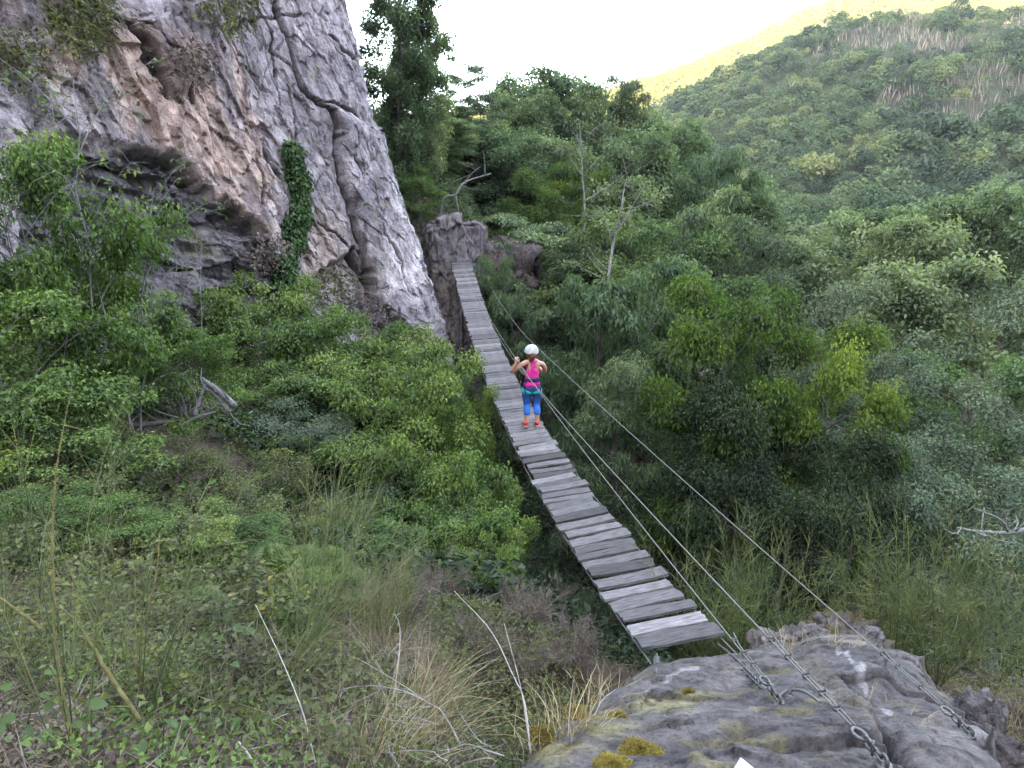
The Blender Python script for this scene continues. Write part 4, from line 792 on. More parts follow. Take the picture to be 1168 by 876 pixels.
def curve(p, q, bow, n=6):
    t = np.linspace(0, 1, n)[:, None]; return p * (1 - t) + q * t + bow * (4 * t * (1 - t))
def grow(seed, H=9., RR=3.2, h0=.2, nl=16, ns=6, clr=.75, flat=.5, per=180, leaf=(.13, .06), droop=.35, prof='round', tr=.13, stems=1, up=.35, jit=.5, bare=.0, twigs=6, gaps=.12, tiplight=.25):
    """a trunk with limbs, twigs and leaf clumps; returns (wood MB, P, D, N, L, W, tone)."""
    r = np.random.default_rng(seed); wood = MB(); cl = []; tw = []
    for s_ in range(stems):
        if stems > 1:
            az = s_ * 2 * math.pi / stems + r.uniform(-.4, .4); tip = np.array([math.cos(az), math.sin(az), 0]) * RR * r.uniform(.25, .6) + np.array([0, 0, H * r.uniform(.7, .95)])
        else: tip = np.array([r.normal(0, .06) * H, r.normal(0, .06) * H, H * .95])
        trunk = curve(np.array([0, 0, -.3]), tip, np.array([r.normal(0, .04) * H, r.normal(0, .04) * H, 0]), 9); trunk[1:-1, :2] += r.normal(0, .012 * H, (7, 2))
        wood.tube(trunk, tr * (1 / math.sqrt(stems)) * np.linspace(1, .12, 9) ** .8, 7)
        cl.append((trunk[-1], clr * .8))
        n_ = max(3, nl // stems)
        for k in range(n_):
            t = h0 + (1 - h0) * (k + r.uniform(.1, .9)) / n_; st = np.array([np.interp(t, np.linspace(0, 1, 9), trunk[:, c_]) for c_ in range(3)])
            az = k * 2.4 + s_ + r.uniform(-.5, .5)
            f = {'round': math.sqrt(max(.05, 1 - ((t - .52) / .56) ** 2)), 'cone': (1 - t) * .95 + .12, 'dome': math.sqrt(max(.06, 1 - max(0, t - .15) ** 2 * 1.3)), 'top': .35 + .75 * t if t < .85 else .7}[prof]
            ln = RR * f * r.uniform(.75, 1.12); d = np.array([math.cos(az), math.sin(az), up * (.3 + t) + r.normal(0, .12)]); d = unit(d)
            en = st + d * ln; limb = curve(st, en, np.array([0, 0, .10 * ln * (1 if prof != 'cone' else -1)]) + r.normal(0, .04 * ln, 3), 6)
            wood.tube(limb, tr * .36 * (1 - .5 * t) * np.linspace(1, .2, 6), 5, cap=False)
            if r.random() < bare: continue
            for j in range(ns):
                u_ = .32 + .68 * (j + r.random()) / ns; p = np.array([np.interp(u_, np.linspace(0, 1, 6), limb[:, c_]) for c_ in range(3)])
                a2 = az + r.choice([-1, 1]) * r.uniform(.3, 1.3); l2 = RR * r.uniform(.12, .34) * (1.1 - .4 * u_); q_ = p + l2 * unit(np.array([math.cos(a2), math.sin(a2), r.uniform(-.25, .55)]))
                wood.tube(curve(p, q_, np.array([0, 0, .06 * l2]), 4), tr * .09 * np.linspace(1, .3, 4), 4, cap=False)
                if r.random() > gaps: cl.append((q_, clr * r.uniform(.55, 1.1)))
            cl.append((en, clr * r.uniform(.6, 1.)))
    P, D, N_, T = [], [], [], []
    for c_, cr_ in cl:
        n = int(per * (cr_ / clr) ** 2 * r.uniform(.7, 1.3)); o = unit(r.normal(0, 1, (n, 3))); rad = cr_ * r.random((n, 1)) ** .55
        off = o * rad; off[:, 2] *= flat; hr = np.hypot(off[:, 0], off[:, 1]); off[:, 2] -= droop * .5 * hr ** 2 / cr_
        p = c_ + off; h = off.copy(); h[:, 2] = 0
        d = unit(unit(h + 1e-6) + r.normal(0, jit, (n, 3)) + np.array([0, 0, -droop])); nn = unit(np.array([0, 0, 1.]) + r.normal(0, jit * .8, (n, 3)) + .5 * o)
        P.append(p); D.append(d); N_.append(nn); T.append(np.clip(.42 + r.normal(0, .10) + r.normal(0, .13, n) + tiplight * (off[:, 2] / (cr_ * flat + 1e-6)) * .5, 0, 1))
        for _ in range(twigs if n else 0):
            k = r.integers(0, n); wood.tube([c_, p[k]], [tr * .035 + .002, .0025], 3, cap=False)
    P = np.concatenate(P); D = np.concatenate(D); N_ = np.concatenate(N_); T = np.concatenate(T); n = len(P)
    return wood, P, D, N_, leaf[0] * r.uniform(.65, 1.2, n), leaf[1] * r.uniform(.7, 1.2, n), T
TPL = {}
def template(key, crown_mat, bark, **kw):
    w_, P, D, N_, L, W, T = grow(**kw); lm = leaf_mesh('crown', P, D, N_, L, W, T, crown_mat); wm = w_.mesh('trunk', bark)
    top = np.percentile(P[:, 2], 99.7); rad = np.percentile(np.hypot(P[:, 0], P[:, 1]), 96)
    TPL.setdefault(key, []).append((wm, lm, top, rad))
for s_ in (1, 2): template('broad', L_broad, M_bark, seed=s_, H=9, RR=3.3, nl=17, ns=7, per=170, leaf=(.19, .10), clr=.8)
for s_ in (3, 4): template('ash', L_ash, M_bark, seed=s_, H=9, RR=3.2, nl=18, ns=7, per=150, leaf=(.24, .085), droop=.75, clr=.8, flat=.42)
for s_ in (5, 6): template('holm', L_fine, M_bark, seed=s_, H=8, RR=3.6, nl=18, ns=8, per=180, leaf=(.145, .08), clr=.8, flat=.5, droop=.2, bare=.08)
for s_ in (7, 8): template('lime', L_lime, M_bark, seed=s_, H=7, RR=2.9, nl=16, ns=7, per=330, leaf=(.12, .07), clr=.74, flat=.5, h0=.3)
for s_ in (9,): template('dark', L_dark, M_bark, seed=s_, H=6.5, RR=3, nl=18, ns=7, per=230, leaf=(.12, .06), clr=.7, flat=.6, h0=.05, prof='dome')
for s_ in (31, 32, 33): template('tall', L_tall, M_bark, seed=s_, H=13, RR=3.4, nl=44, ns=7, per=130, leaf=(.27, .15), clr=.95, flat=.85, h0=.06, droop=.5, gaps=.2, up=.5, jit=.7, tiplight=.4)
for s_ in (10, 11): template('slender', L_fine, M_bark, seed=s_, H=10, RR=1.9, nl=26, ns=5, per=170, leaf=(.16, .08), clr=.55, flat=.5, h0=.25, prof='round', tr=.10, up=.2, gaps=.3)
for s_ in (12,): template('conifer', L_ash, M_bark, seed=s_, H=6, RR=2.3, nl=30, ns=7, per=110, leaf=(.15, .035), clr=.42, flat=.35, h0=.1, prof='cone', up=.02, droop=.6)
for s_ in (13, 14, 15): template('bush', L_bush, M_bark, seed=s_, H=2.0, RR=1.55, nl=24, ns=7, per=150, leaf=(.085, .055), clr=.36, flat=.6, h0=.02, prof='dome', stems=5, tr=.05, up=.5, droop=.3)
for s_ in (16, 17): template('hazel', L_hazel, M_bark, seed=s_, H=3.4, RR=1.9, nl=26, ns=7, per=120, leaf=(.095, .065), clr=.42, flat=.5, h0=.15, prof='dome', stems=5, tr=.05, up=.6, droop=.35, gaps=.2)
for s_ in (18, 19): template('sparse', L_hazel, M_barkp, seed=s_, H=3.6, RR=1.5, nl=18, ns=4, per=9, leaf=(.075, .05), clr=.35, flat=.5, h0=.2, prof='top', stems=3, tr=.035, up=.7, gaps=.55, twigs=9)
for s_ in (34, 35): template('bramble', L_bramble, M_bark, seed=s_, H=1.0, RR=1.1, nl=22, ns=6, per=95, leaf=(.055, .04), clr=.26, flat=.7, h0=.02, prof='dome', stems=6, tr=.02, up=.5, droop=.4, gaps=.25, jit=.8)
for s_ in (36, 37, 38): template('low_bramble', L_bramble, M_bark, seed=s_, H=.5, RR=.5, nl=16, ns=4, per=17, leaf=(.058, .046), clr=.15, flat=.8, h0=.05, prof='dome', stems=5, tr=.012, up=.6, droop=.4, gaps=.25, jit=.8, twigs=3)
for s_ in (20,): template('grey_bush', L_fine, M_bark, seed=s_, H=1.8, RR=1.4, nl=24, ns=6, per=90, leaf=(.07, .035), clr=.34, flat=.6, h0=.05, prof='dome', stems=5, tr=.04, up=.6)
CNT = {}
def plant(kind, px, py, Y, rad, label, cat='tree', name=None, group=None, lift=0., base=None, minh=.6):
    """a plant whose crown top shows at (px, py) at depth Y, standing on the ground there."""
    p = at(px, py, Y); g = gz(p[0], p[1]) if base is None else base; H_ = max(minh, p[2] - g); k = CNT.get(kind, 0); CNT[kind] = k + 1
    wm, lm, top, rr = TPL[kind][k % len(TPL[kind])]
    t = thing(name or {'bush': 'leafy_bush', 'grey_bush': 'leafy_bush', 'bramble': 'bramble_bush', 'low_bramble': 'bramble_bush', 'hazel': 'tall_shrub', 'sparse': 'sparse_shrub', 'conifer': 'young_conifer'}.get(kind, 'leafy_tree'), label, cat, (p[0], p[1], g), k * 1.9 + .3, group)
    t.scale = (rad / rr, rad / rr, (H_) / top)
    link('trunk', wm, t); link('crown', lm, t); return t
T_ = plant
# trees beyond the gorge, near to far
T_('lime', 838, 322, 16.5, 2.3, 'yellow green leafy tree in mid picture with bright upper leaves, behind the cables')
T_('lime', 925, 372, 16.0, 2.0, 'bright lime tree right of the darker crown, its lit sprays facing right')
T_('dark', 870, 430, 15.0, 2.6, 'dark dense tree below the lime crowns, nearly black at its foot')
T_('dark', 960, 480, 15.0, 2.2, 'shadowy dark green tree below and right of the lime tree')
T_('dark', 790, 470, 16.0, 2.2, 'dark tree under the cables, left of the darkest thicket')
T_('conifer', 712, 412, 17.5, 2.1, 'feathery young tree with layered fronds just right of the climber')
T_('ash', 655, 312, 21.0, 2.3, 'drooping leaved tree directly behind the right cable above the climber')
T_('ash', 740, 292, 21.0, 2.9, 'full drooping leaved tree right of the leaning bare trunk')
T_('ash', 608, 330, 25.5, 1.9, 'leafy tree crowding the far bridge end on its right')
T_('ash', 612, 245, 29, 3.0, 'rounded green tree above the far end of the bridge')
T_('broad', 690, 240, 28, 3.2, 'mid green tree behind the leaning bare trunk')
T_('broad', 778, 255, 27, 3.4, 'broad green tree behind the lime crown, left of the grey green woods')
T_('lime', 612, 190, 35, 2.2, 'light green tree high on the slope left of the pale dead trunk')
T_('tall', 580, 148, 40, 2.6, 'hazy tree on the skyline slope right of the brown gully')
T_('lime', 672, 188, 37, 2.6, 'yellowish tree crown beside the pale dead trunk')
T_('tall', 622, 80, 50, 3.6, 'tall tree whose rounded top meets the white sky')
T_('tall', 655, 88, 53, 3.4, 'second rounded treetop against the white sky, right of the tallest')
T_('tall', 590, 106, 46, 2.6, 'tree on the skyline left of the rounded tall one')
T_('slender', 538, 66, 41, 1.9, 'slender tree with tufted top standing out against the sky')
T_('slender', 562, 108, 44, 2.0, 'slimmer tree just right of the tufted skyline tree')
T_('slender', 508, 110, 38, 2.0, 'thin dark tree close to the cliff edge on the skyline')
T_('tall', 520, 128, 40, 2.2, 'leafy tree below the thin dark skyline trees')
T_('tall', 555, 138, 42, 2.4, 'leafy tree between the brown gully and the hazy skyline tree')
T_('slender', 709, 84, 55, 2.4, 'thin topped tree in front of the sunlit yellow hill')
T_('tall', 688, 98, 56, 3.4, 'greyish tree left of the thin topped tree before the yellow hill')
T_('tall', 735, 120, 56, 3.6, 'greyish tree right of the thin topped tree before the yellow hill')
T_('tall', 770, 140, 52, 3.8, 'green tree on the skyline where the shaded hill begins')
T_('tall', 725, 152, 42, 3.4, 'wide tree behind the bare forked branches')
T_('tall', 640, 158, 41, 3.0, 'tree filling the gap behind the upright dead tree')
T_('tall', 700, 205, 36, 3.0, 'leafy tree just behind the fork of the leaning bare trunk')
T_('ash', 800, 172, 40, 4.0, 'large drooping tree at the left foot of the shaded hill')
T_('tall', 845, 205, 44, 3.6, 'upright tree left of the small meadow at the hill foot')
T_('ash', 790, 215, 31, 3.2, 'drooping tree above and left of the lime crown')
T_('holm', 850, 245, 33, 3.4, 'grey green tree above the lime crown')
T_('tall', 915, 272, 42, 3.8, 'grey green tree below the small meadow')
T_('tall', 985, 240, 48, 4.2, 'wide grey green tree at the foot of the shaded hill')
T_('tall', 1085, 222, 46, 4.4, 'tall grey green tree right of the wide one under the hill')
T_('tall', 1160, 212, 42, 4.2, 'green tree at the right edge below the hill forest')
T_('tall', 1035, 250, 40, 3.6, 'tree in the middle of the row under the shaded hill')
T_('holm', 960, 318, 27, 3.6, 'grey green tree right behind the lime tree')
T_('tall', 1050, 295, 31, 3.6, 'silvery tree in the middle of the woods on the right')
T_('holm', 1140, 318, 28, 4.2, 'silvery tree near the right edge halfway up the picture')
T_('holm', 1010, 395, 21, 3.0, 'soft grey green tree right of the lime sprays')
T_('broad', 1105, 400, 22, 3.2, 'greener tree with pale top among the grey woods on the right')
T_('holm', 1170, 430, 18, 3.0, 'grey green tree cut by the right edge, above the lichen branch')
T_('holm', 1040, 490, 17, 2.8, 'grey green crown left of the lichen branch')
T_('holm', 1120, 520, 14.5, 2.6, 'low grey green tree below the lichen branch at right')
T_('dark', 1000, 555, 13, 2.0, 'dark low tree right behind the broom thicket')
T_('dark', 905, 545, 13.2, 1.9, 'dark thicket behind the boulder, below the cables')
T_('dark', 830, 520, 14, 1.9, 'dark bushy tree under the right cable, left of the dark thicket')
# the tree above the cliff shoulder
T_('tall', 440, -60, 30.5, 2.0, 'light green tree growing behind the cliff shoulder at the top')
T_('tall', 462, 70, 32, 1.5, 'green tree along the right side of the cliff, below the topmost one')
T_('tall', 474, 5, 31.5, 1.4, 'light tree squeezed right of the topmost tree above the cliff')
T_('ash', 566, 290, 26.4, 1.2, 'small leafy tree half hiding the low mauve rock by the bridge end')
T_('tall', 498, 135, 35, 1.8, 'light tree between the cliff and the thin skyline trees')
T_('hazel', 478, 190, 29.5, 1.2, 'small bush in the brown gully right of the cliff', 'shrub', base=-1.2)
# bushes on the left bank
bl = [('hazel', 36, 158, 9.0, 1.3, 'tall leafy shrub at the left edge in front of the cliff'), ('hazel', 118, 320, 11.4, 1.4, 'yellowish green shrub right of the tall one at the left edge'), ('hazel', 15, 330, 7.6, 1.3, 'leafy shrub low at the left edge'),
      ('hazel', 196, 352, 10.6, 1.0, 'light shrub in front of the dark hollow of the cliff'), ('hazel', 70, 296, 11.6, 1.3, 'dense shrub behind the yellowish one at left'),
      ('sparse', 95, 95, 9.6, 1.5, 'nearly leafless shrub with grey twigs in front of the pink cliff'), ('sparse', 20, 40, 9.0, 1.3, 'thin grey twigged shrub at the upper left corner'), ('sparse', 185, 225, 11.0, .9, 'bare twigged shrub before the dark hollow of the cliff'),
      ('bush', 292, 318, 17.5, 1.6, 'leafy bush at the cliff foot below the ivy'), ('bush', 335, 352, 16.0, 1.6, 'green bush below the cliff slot'), ('bush', 255, 362, 18.0, 1.2, 'darker bush at the left foot of the cliff'),
      ('bush', 395, 368, 18.0, 1.5, 'bush at the cliff foot under the overhanging slab'), ('bush', 460, 385, 20.5, 1.5, 'bush against the foot of the cliff corner'), ('bush', 503, 405, 19.5, 1.1, 'bush in the cleft left of the bridge'),
      ('bush', 432, 385, 15.5, 1.7, 'rounded bush in mid bank between cliff and bridge'), ('bush', 372, 415, 14.0, 1.5, 'leafy bush in front of the cliff foot, left of the rounded one'),
      ('grey_bush', 340, 470, 11.8, 1.2, 'greyish small leaved bush on the bank right of the dead logs'), ('bush', 318, 440, 13.5, .9, 'dark bush right of the dead logs'),
      ('bush', 466, 412, 12.8, 1.45, 'big bright green bush halfway along the bank'), ('bush', 498, 452, 12.4, .85, 'bright green bush close to the bridge beside the climber'), ('bush', 512, 490, 10.8, 1.2, 'bright bramble covered bush nearest the middle of the picture'),
      ('bush', 545, 556, 10.4, .7, 'green bush spilling towards the left edge of the planks'), ('bush', 440, 490, 10.9, 1.2, 'mid green bush with a dark hollow beneath'), ('bush', 575, 615, 9.2, .45, 'small bush under the left edge of the nearer planks'),
      ('bush', 470, 578, 9.4, .95, 'dull bush below the bright brambles'), ('bush', 543, 446, 15.5, .75, 'bush in shade beneath the middle of the bridge'), ('grey_bush', 400, 560, 9.8, .9, 'small dull bush beside the dark hollow')]
bl += [('bramble', 190, 522, 8.6, .8, 'yellowing bramble bush below the fallen branch'), ('bramble', 285, 520, 9.2, .9, 'reddish bramble bush left of the dark hollow'), ('bramble', 120, 530, 8.2, .9, 'bramble bush left of the yellowing one'), ('bramble', 240, 565, 7.2, .9, 'bramble patch in the middle of the left bank'),
       ('bramble', 330, 575, 7.6, .8, 'bramble patch under the long broom rods'), ('bramble', 60, 535, 6.6, .9, 'bramble bush behind the tall yellow broom'), ('low_bramble', 165, 600, 5.6, .7, 'low bramble between the two lower left brooms'),
       ('low_bramble', 20, 600, 5.0, .7, 'bramble at the left edge below the shrubs'), ('low_bramble', 265, 645, 5.2, .6, 'low bramble beside the bright fern'), ('hazel', 40, 440, 7.0, 1.0, 'small leafy shrub at the left edge above the broom'), ('bush', 20, 470, 9.0, .8, 'leafy bush left of the fallen branch'),
       ('bush', 385, 490, 11.6, 1.2, 'green bush right of the greyish one'), ('bush', 560, 600, 9.0, .75, 'bright green bush low beside the deck'), ('bush', 505, 560, 9.4, 1.0, 'bright green bush at the foot of the bramble covered one')]
bl += [('low_bramble', 100, 640, 4.4, .55, 'low bramble behind the slim yellow stems'), ('low_bramble', 205, 690, 4.1, .5, 'low bramble left of the bright fern'), ('low_bramble', 45, 690, 3.7, .5, 'low bramble at the left edge behind the yellow stems'), ('low_bramble', 330, 655, 4.6, .5, 'reddish low bramble between the ferns'),
       ('low_bramble', 250, 760, 3.3, .36, 'small bramble beside the leaning white stalk'), ('low_bramble', 125, 760, 3.3, .4, 'small bramble above the slanting yellow stem'), ('low_bramble', 365, 775, 3.3, .35, 'small bramble left of the dry grass'), ('low_bramble', 30, 800, 2.9, .32, 'small bramble in the lower left corner'), ('low_bramble', 170, 815, 2.8, .3, 'small bramble at the foot of the slanting yellow stem'), ('bush', 215, 610, 6.0, .55, 'small fresh green bush amid the brambles'), ('hazel', 120, 575, 5.8, .55, 'tall leafy weed behind the slim yellow stems'), ('hazel', 275, 590, 6.4, .5, 'tall leafy weed left of the long broom rods'), ('bush', 420, 600, 8.4, .7, 'green bush behind the fine green broom'), ('bush', 545, 625, 8.2, .55, 'green bush above the brown heath, left of the near deck'), ('hazel', 30, 560, 5.4, .5, 'tall leafy weed at the left edge'), ('hazel', 375, 640, 6.2, .4, 'leafy weed right of the bright fern')]
for a_ in bl: T_(*a_, 'shrub', minh=.28 if a_[0] == 'low_bramble' else .6)
# pale dead trees
def dead_tree(label, paths, Y, rads):
    base = at(*paths[0][0], Y); gb = gz(base[0], base[1]); root = thing('dead_tree', label, 'tree', (base[0], base[1], gb)); r0 = np.array(root.location)
    for k, (pa, rd) in enumerate(zip(paths, rads)):
        rg = np.random.default_rng(int(pa[0][0])); pts = [at(px, py, Y + rg.normal(0, .25) * (i_ > 0)) for i_, (px, py) in enumerate(pa)]
        if k == 0: pts = [np.array([base[0] - .4, base[1], gb - .2])] + pts
        m = MB(); sp = smooth_path(pts, 20); m.tube(sp - r0, np.linspace(rd, rd * .3, len(sp)), 7)
        for _ in range(5): i_ = rg.integers(len(sp) // 2, len(sp)); m.tube(curve(sp[i_] - r0, sp[i_] - r0 + rg.normal(0, .5, 3) + [0, 0, .3], rg.normal(0, .06, 3), 4), np.linspace(rd * .25, .006, 4), 4)
        link('trunk' if k == 0 else 'branch', m.mesh('trunk' if k == 0 else 'branch', M_barkp), root)
dead_tree('leaning bare grey trunk with forked branches in the middle of the woods', [[(683, 372), (693, 320), (700, 275), (712, 225)], [(702, 262), (715, 245), (735, 212)], [(700, 270), (722, 240), (748, 228)], [(708, 240), (714, 205), (722, 185)], [(700, 285), (690, 250), (672, 232)]], 22.0, [.075, .022, .022, .02, .018])
dead_tree('pale dead tree standing upright left of the leaning bare trunk', [[(666, 260), (664, 200), (661, 140)], [(666, 230), (690, 215), (712, 200)], [(664, 200), (650, 180), (640, 165)], [(663, 175), (675, 150), (690, 140)]], 33.0, [.07, .035, .025, .022])
dead_tree('white bare branch jutting from the brown gully by the cliff', [[(503, 238), (520, 222), (530, 208), (560, 198)], [(530, 210), (536, 200), (548, 190)]], 29.0, [.07, .03])
def stick(name, label, cat, pts, rad, mat, twig=0, seed=0, n=20, r_end=.3):
    pts = np.array(pts, float); sp = smooth_path(pts, n); o = sp[0].copy(); m = MB(); rg = np.random.default_rng(seed)
    sp[1:-1] += rg.normal(0, rad * .12, (len(sp) - 2, 3)); m.tube(sp - o, np.linspace(rad, rad * r_end, len(sp)), 6)
    for _ in range(twig): i_ = rg.integers(2, len(sp) - 1); d = unit(rg.normal(0, 1, 3) + [0, 0, .6]); l_ = rg.uniform(5, 14) * rad; m.tube(curve(sp[i_] - o, sp[i_] - o + d * l_, rg.normal(0, .1 * l_, 3), 4), np.linspace(rad * .4, rad * .15, 4), 4)
    return link(name, m.mesh(name, mat), None, o, label=label, category=cat)
stick('lichen_branch', 'lichen covered bare branch reaching in from the right edge', 'branch', [at(1180, 602, 11), at(1145, 608, 11), at(1115, 606, 10.9), at(1092, 602, 10.8)], .045, M_barkp, 6, 3)
stick('lichen_branch', 'shorter pale twig forking up from the lichen covered branch', 'branch', [at(1150, 606, 10.9), at(1140, 592, 10.8), at(1112, 580, 10.7)], .028, M_barkp, 4, 4)
M_dead = surf_mat('dead_wood', (.07, .063, .06), (.21, .198, .198), 5, .9, .5, stretch=(6, 6, 6))
def on_g(px, py, up=0., dY=0): p = ground_at(px, py); return p + np.array([0, 0, up])
def logline(label, a_, b_, ra, tw=0, seed=0, ua=.1, ub=.1, cat='log', name='dead_log'):
    p = at(*a_, 9.7); q_ = at(*b_, 9.9 + ua); mid = (p + q_) / 2 + np.array([0, 0, .03]); return stick(name, label, cat, [p, mid, q_], ra, M_dead, tw, seed, r_end=.75)
logline('long grey fallen branch with stubs lying across the left bank', (100, 496), (232, 477), .05, 8, 1, .2, .2)
logline('splintered grey log leaning down to the right above the fallen branch', (268, 463), (230, 433), .05, 2, 2, .2, .45)
logline('second splintered log just under the leaning one', (262, 470), (234, 440), .04, 2, 3, .15, .35)
logline('forked grey stub standing between the fallen branch and the logs', (222, 474), (236, 436), .036, 3, 4, .15, .4)
logline('short grey stick crossing below the forked stub', (205, 486), (245, 470), .026, 2, 5, .15)
# ivy climbing the cliff
iv = [(332, 174), (338, 200), (342, 235), (334, 270), (326, 300), (322, 326)]; hw = [12, 15, 12, 14, 15, 20]
uvf = CLIFF_UV.reshape(-1, 2); Pf = CLIFF_P.reshape(-1, 3); vis = (T_ is None) or True
dd, tpos = seg_dist(uvf[:, 0], uvf[:, 1], iv); wd_ = np.interp(tpos, np.linspace(0, 1, 6), hw)
fr_ = (Pf[:, 1] > 14) & (Pf[:, 1] < 24) & (Pf[:, 2] > -6); cand = np.where((dd < wd_ * (.72 + .85 * fbm(Pf * 1.9, 3, 90))) & fr_)[0]
rg = np.random.default_rng(9); n = 7000; ck = rg.choice(cand, n); nn = unit(np.array([.75, -.62, .2])); ip = Pf[ck] + nn * rg.random((n, 1)) ** 1.5 * .26 * np.clip(1.1 - dd[ck] / wd_[ck], .1, 1)[:, None] + rg.normal(0, .06, (n, 3))
o0 = ip.mean(0); m = link('climbing_ivy', leaf_mesh('climbing_ivy', ip - o0, unit(rg.normal(0, .5, (n, 3)) + [0, 0, -.8]), unit(nn + rg.normal(0, .4, (n, 3)) + [0, 0, .4]), rg.uniform(.08, .16, n), rg.uniform(.07, .13, n), np.clip(rg.normal(.42, .2, n), 0, 1), L_ivy), None, o0, label='dark green strip of ivy climbing the cliff', category='ivy')
def cliff_tuft(name, label, px, py, rad_px, nlf, mat, size, seed):
    d_ = np.hypot(uvf[:, 0] - px, (uvf[:, 1] - py)); c_ = np.where((d_ < rad_px) & (Pf[:, 1] > 11) & (Pf[:, 1] < 27) & (Pf[:, 2] > -7))[0]; rg = np.random.default_rng(seed)
    if len(c_) < 5: return
    k = rg.choice(c_, nlf); p = Pf[k] + nn * rg.random((nlf, 1)) * .4 + rg.normal(0, .1, (nlf, 3)); o_ = p.mean(0)
    link(name, leaf_mesh(name, p - o_, unit(rg.normal(0, .6, (nlf, 3)) + [.3, -.3, -.3]), unit(nn + rg.normal(0, .6, (nlf, 3))), rg.uniform(.6, 1.3, nlf) * size, rg.uniform(.3, .6, nlf) * size, np.clip(rg.normal(.45, .2, nlf), 0, 1), mat), None, o_, label=label, category='plant')
for q_ in (('cliff_shrubbery', 'brownish plants on the cliff ledge at the upper left', 90, 25, 42, 1100, L_bramble, .14, 1), ('cliff_shrubbery', 'dry tuft on the cliff above the pink face', 215, 75, 24, 420, L_heath, .15, 2), ('cliff_shrubbery', 'green plants hanging over the cliff top', 255, 5, 38, 800, L_bramble, .14, 3),
           ('cliff_shrubbery', 'dry plants along the lower rim of the pink face right of the hollow', 300, 290, 22, 450, L_heath, .13, 4), ('cliff_shrubbery', 'dull plants on the cliff below the dark slot', 375, 335, 28, 600, L_bramble, .13, 5), ('cliff_shrubbery', 'brown dead plants at the cliff corner foot', 415, 355, 22, 400, L_heath, .14, 6), ('cliff_shrubbery', 'tuft on the top left corner ledge of the cliff', 20, 70, 34, 500, L_bramble, .12, 7)): cliff_tuft(*q_)
# ------------------------------------------------------------------ the forest on the hill
def far_crown(seed, nlf=1000, Rr=4.3):
    r = np.random.default_rng(seed); lob = unit(r.normal(0, 1, (9, 3)) * [1, 1, .6] + [0, 0, .35]); lr = r.uniform(.42, .62, 9)
    k = r.integers(0, 9, nlf); o = unit(r.normal(0, 1, (nlf, 3)) + lob[k] * .9 + [0, 0, .35]); p = lob[k] * .55 * Rr * [1, 1, .95] + o * (lr[k] * Rr * r.uniform(.8, 1.05, nlf))[:, None] * [1, 1, 1.0]; p[:, 2] += Rr * 1.1
    d = unit(r.normal(0, 1, (nlf, 3)) + o * .3); nn = unit(o + r.normal(0, .25, (nlf, 3)) + [0, 0, .3])
    V = leaf_verts(p, d, nn, r.uniform(.45, .8, nlf), r.uniform(.35, .6, nlf), .1)
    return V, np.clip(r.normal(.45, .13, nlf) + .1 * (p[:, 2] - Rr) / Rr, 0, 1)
FC = [far_crown(100 + k) for k in range(6)]
trunk = MB(); trunk.tube([[0, 0, -.5], [.1, 0, 3.2]], [.22, .14], 6); TM = trunk.mesh('trunk', M_bark)
FM = [make_mesh('crown', V, np.arange(len(V), dtype=np.int32).reshape(-1, 4), L_far, {'tone': np.repeat(T, 4)}, smooth=False) for V, T in FC]
rg = np.random.default_rng(77); pts = []
for _ in range(26000):
    y = 62 + 290 * rg.random() ** .8; x = rg.uniform(-.02, .95) * y + rg.uniform(-12, 20)
    if x > 260: continue
    pts.append((x, y))
pts = np.array(pts); keep = []; grid = {}
for k, (x, y) in enumerate(pts):   # keep crowns apart
    s_ = 3.0 + .006 * y; c_ = (int(x // 6), int(y // 6)); ok = True
    for a in (-1, 0, 1):
        for b in (-1, 0, 1):
            for j in grid.get((c_[0] + a, c_[1] + b), ()):
                if (pts[j][0] - x) ** 2 + (pts[j][1] - y) ** 2 < s_ * s_: ok = False; break
    if ok: keep.append(k); grid.setdefault(c_, []).append(k)
pts = pts[keep]; z = ground(pts[:, 0], pts[:, 1]); P3 = np.c_[pts, z]; u, v = proj(P3 + [0, 0, 5])
sel = (u > -60) & (u < 1260) & ~((np.hypot(u - 882, (v - 262) * 1.6) < 14)); P3 = P3[sel]; u = u[sel]; v = v[sel]
P3 = P3[np.argsort(P3[:, 1])]; sc = rg.uniform(.36, .80, len(P3)) * np.where(rg.random(len(P3)) < .12, 1.3, 1) * np.where(P3[:, 1] < 100, 1.0, 1.); rz = rg.uniform(0, 6.28, len(P3)); kk = rg.integers(0, 6, len(P3))
NI = 290
for k in range(min(NI, len(P3))):
    t = thing('forest_tree', 'round crowned green tree in the forest across the valley', 'tree', tuple(P3[k]), rz[k], 'trees of the forest across the valley'); t.scale = (sc[k], sc[k], sc[k] * .95)
    link('crown', FM[kk[k]], t); link('trunk', TM, t)
def mass(name, P3, sc, rz, kk, nlf, mat, tone_off, grow_=1.0):
    Vs, Ts = [], []
    for k in range(len(P3)):
        V, T = FC[kk[k]]; n = nlf[k] if hasattr(nlf, '__len__') else nlf; V = V.reshape(-1, 4, 3)[:n] ; c = V.mean(1, keepdims=True); V = (c + (V - c) * grow_).reshape(-1, 3)
        ca, sa = math.cos(rz[k]), math.sin(rz[k]); Vs.append(V @ np.array([[ca, sa, 0], [-sa, ca, 0], [0, 0, .95]]) * sc[k] + P3[k]); Ts.append(np.clip(T[:n] + tone_off[k], 0, 1))
    V = np.concatenate(Vs); return link(name, make_mesh(name, V, np.arange(len(V), dtype=np.int32).reshape(-1, 4), mat, {'tone': np.repeat(np.concatenate(Ts), 4)}, smooth=False), kind='stuff')
fr = np.arange(NI, len(P3)); toff = rg.normal(0, .24, len(P3))
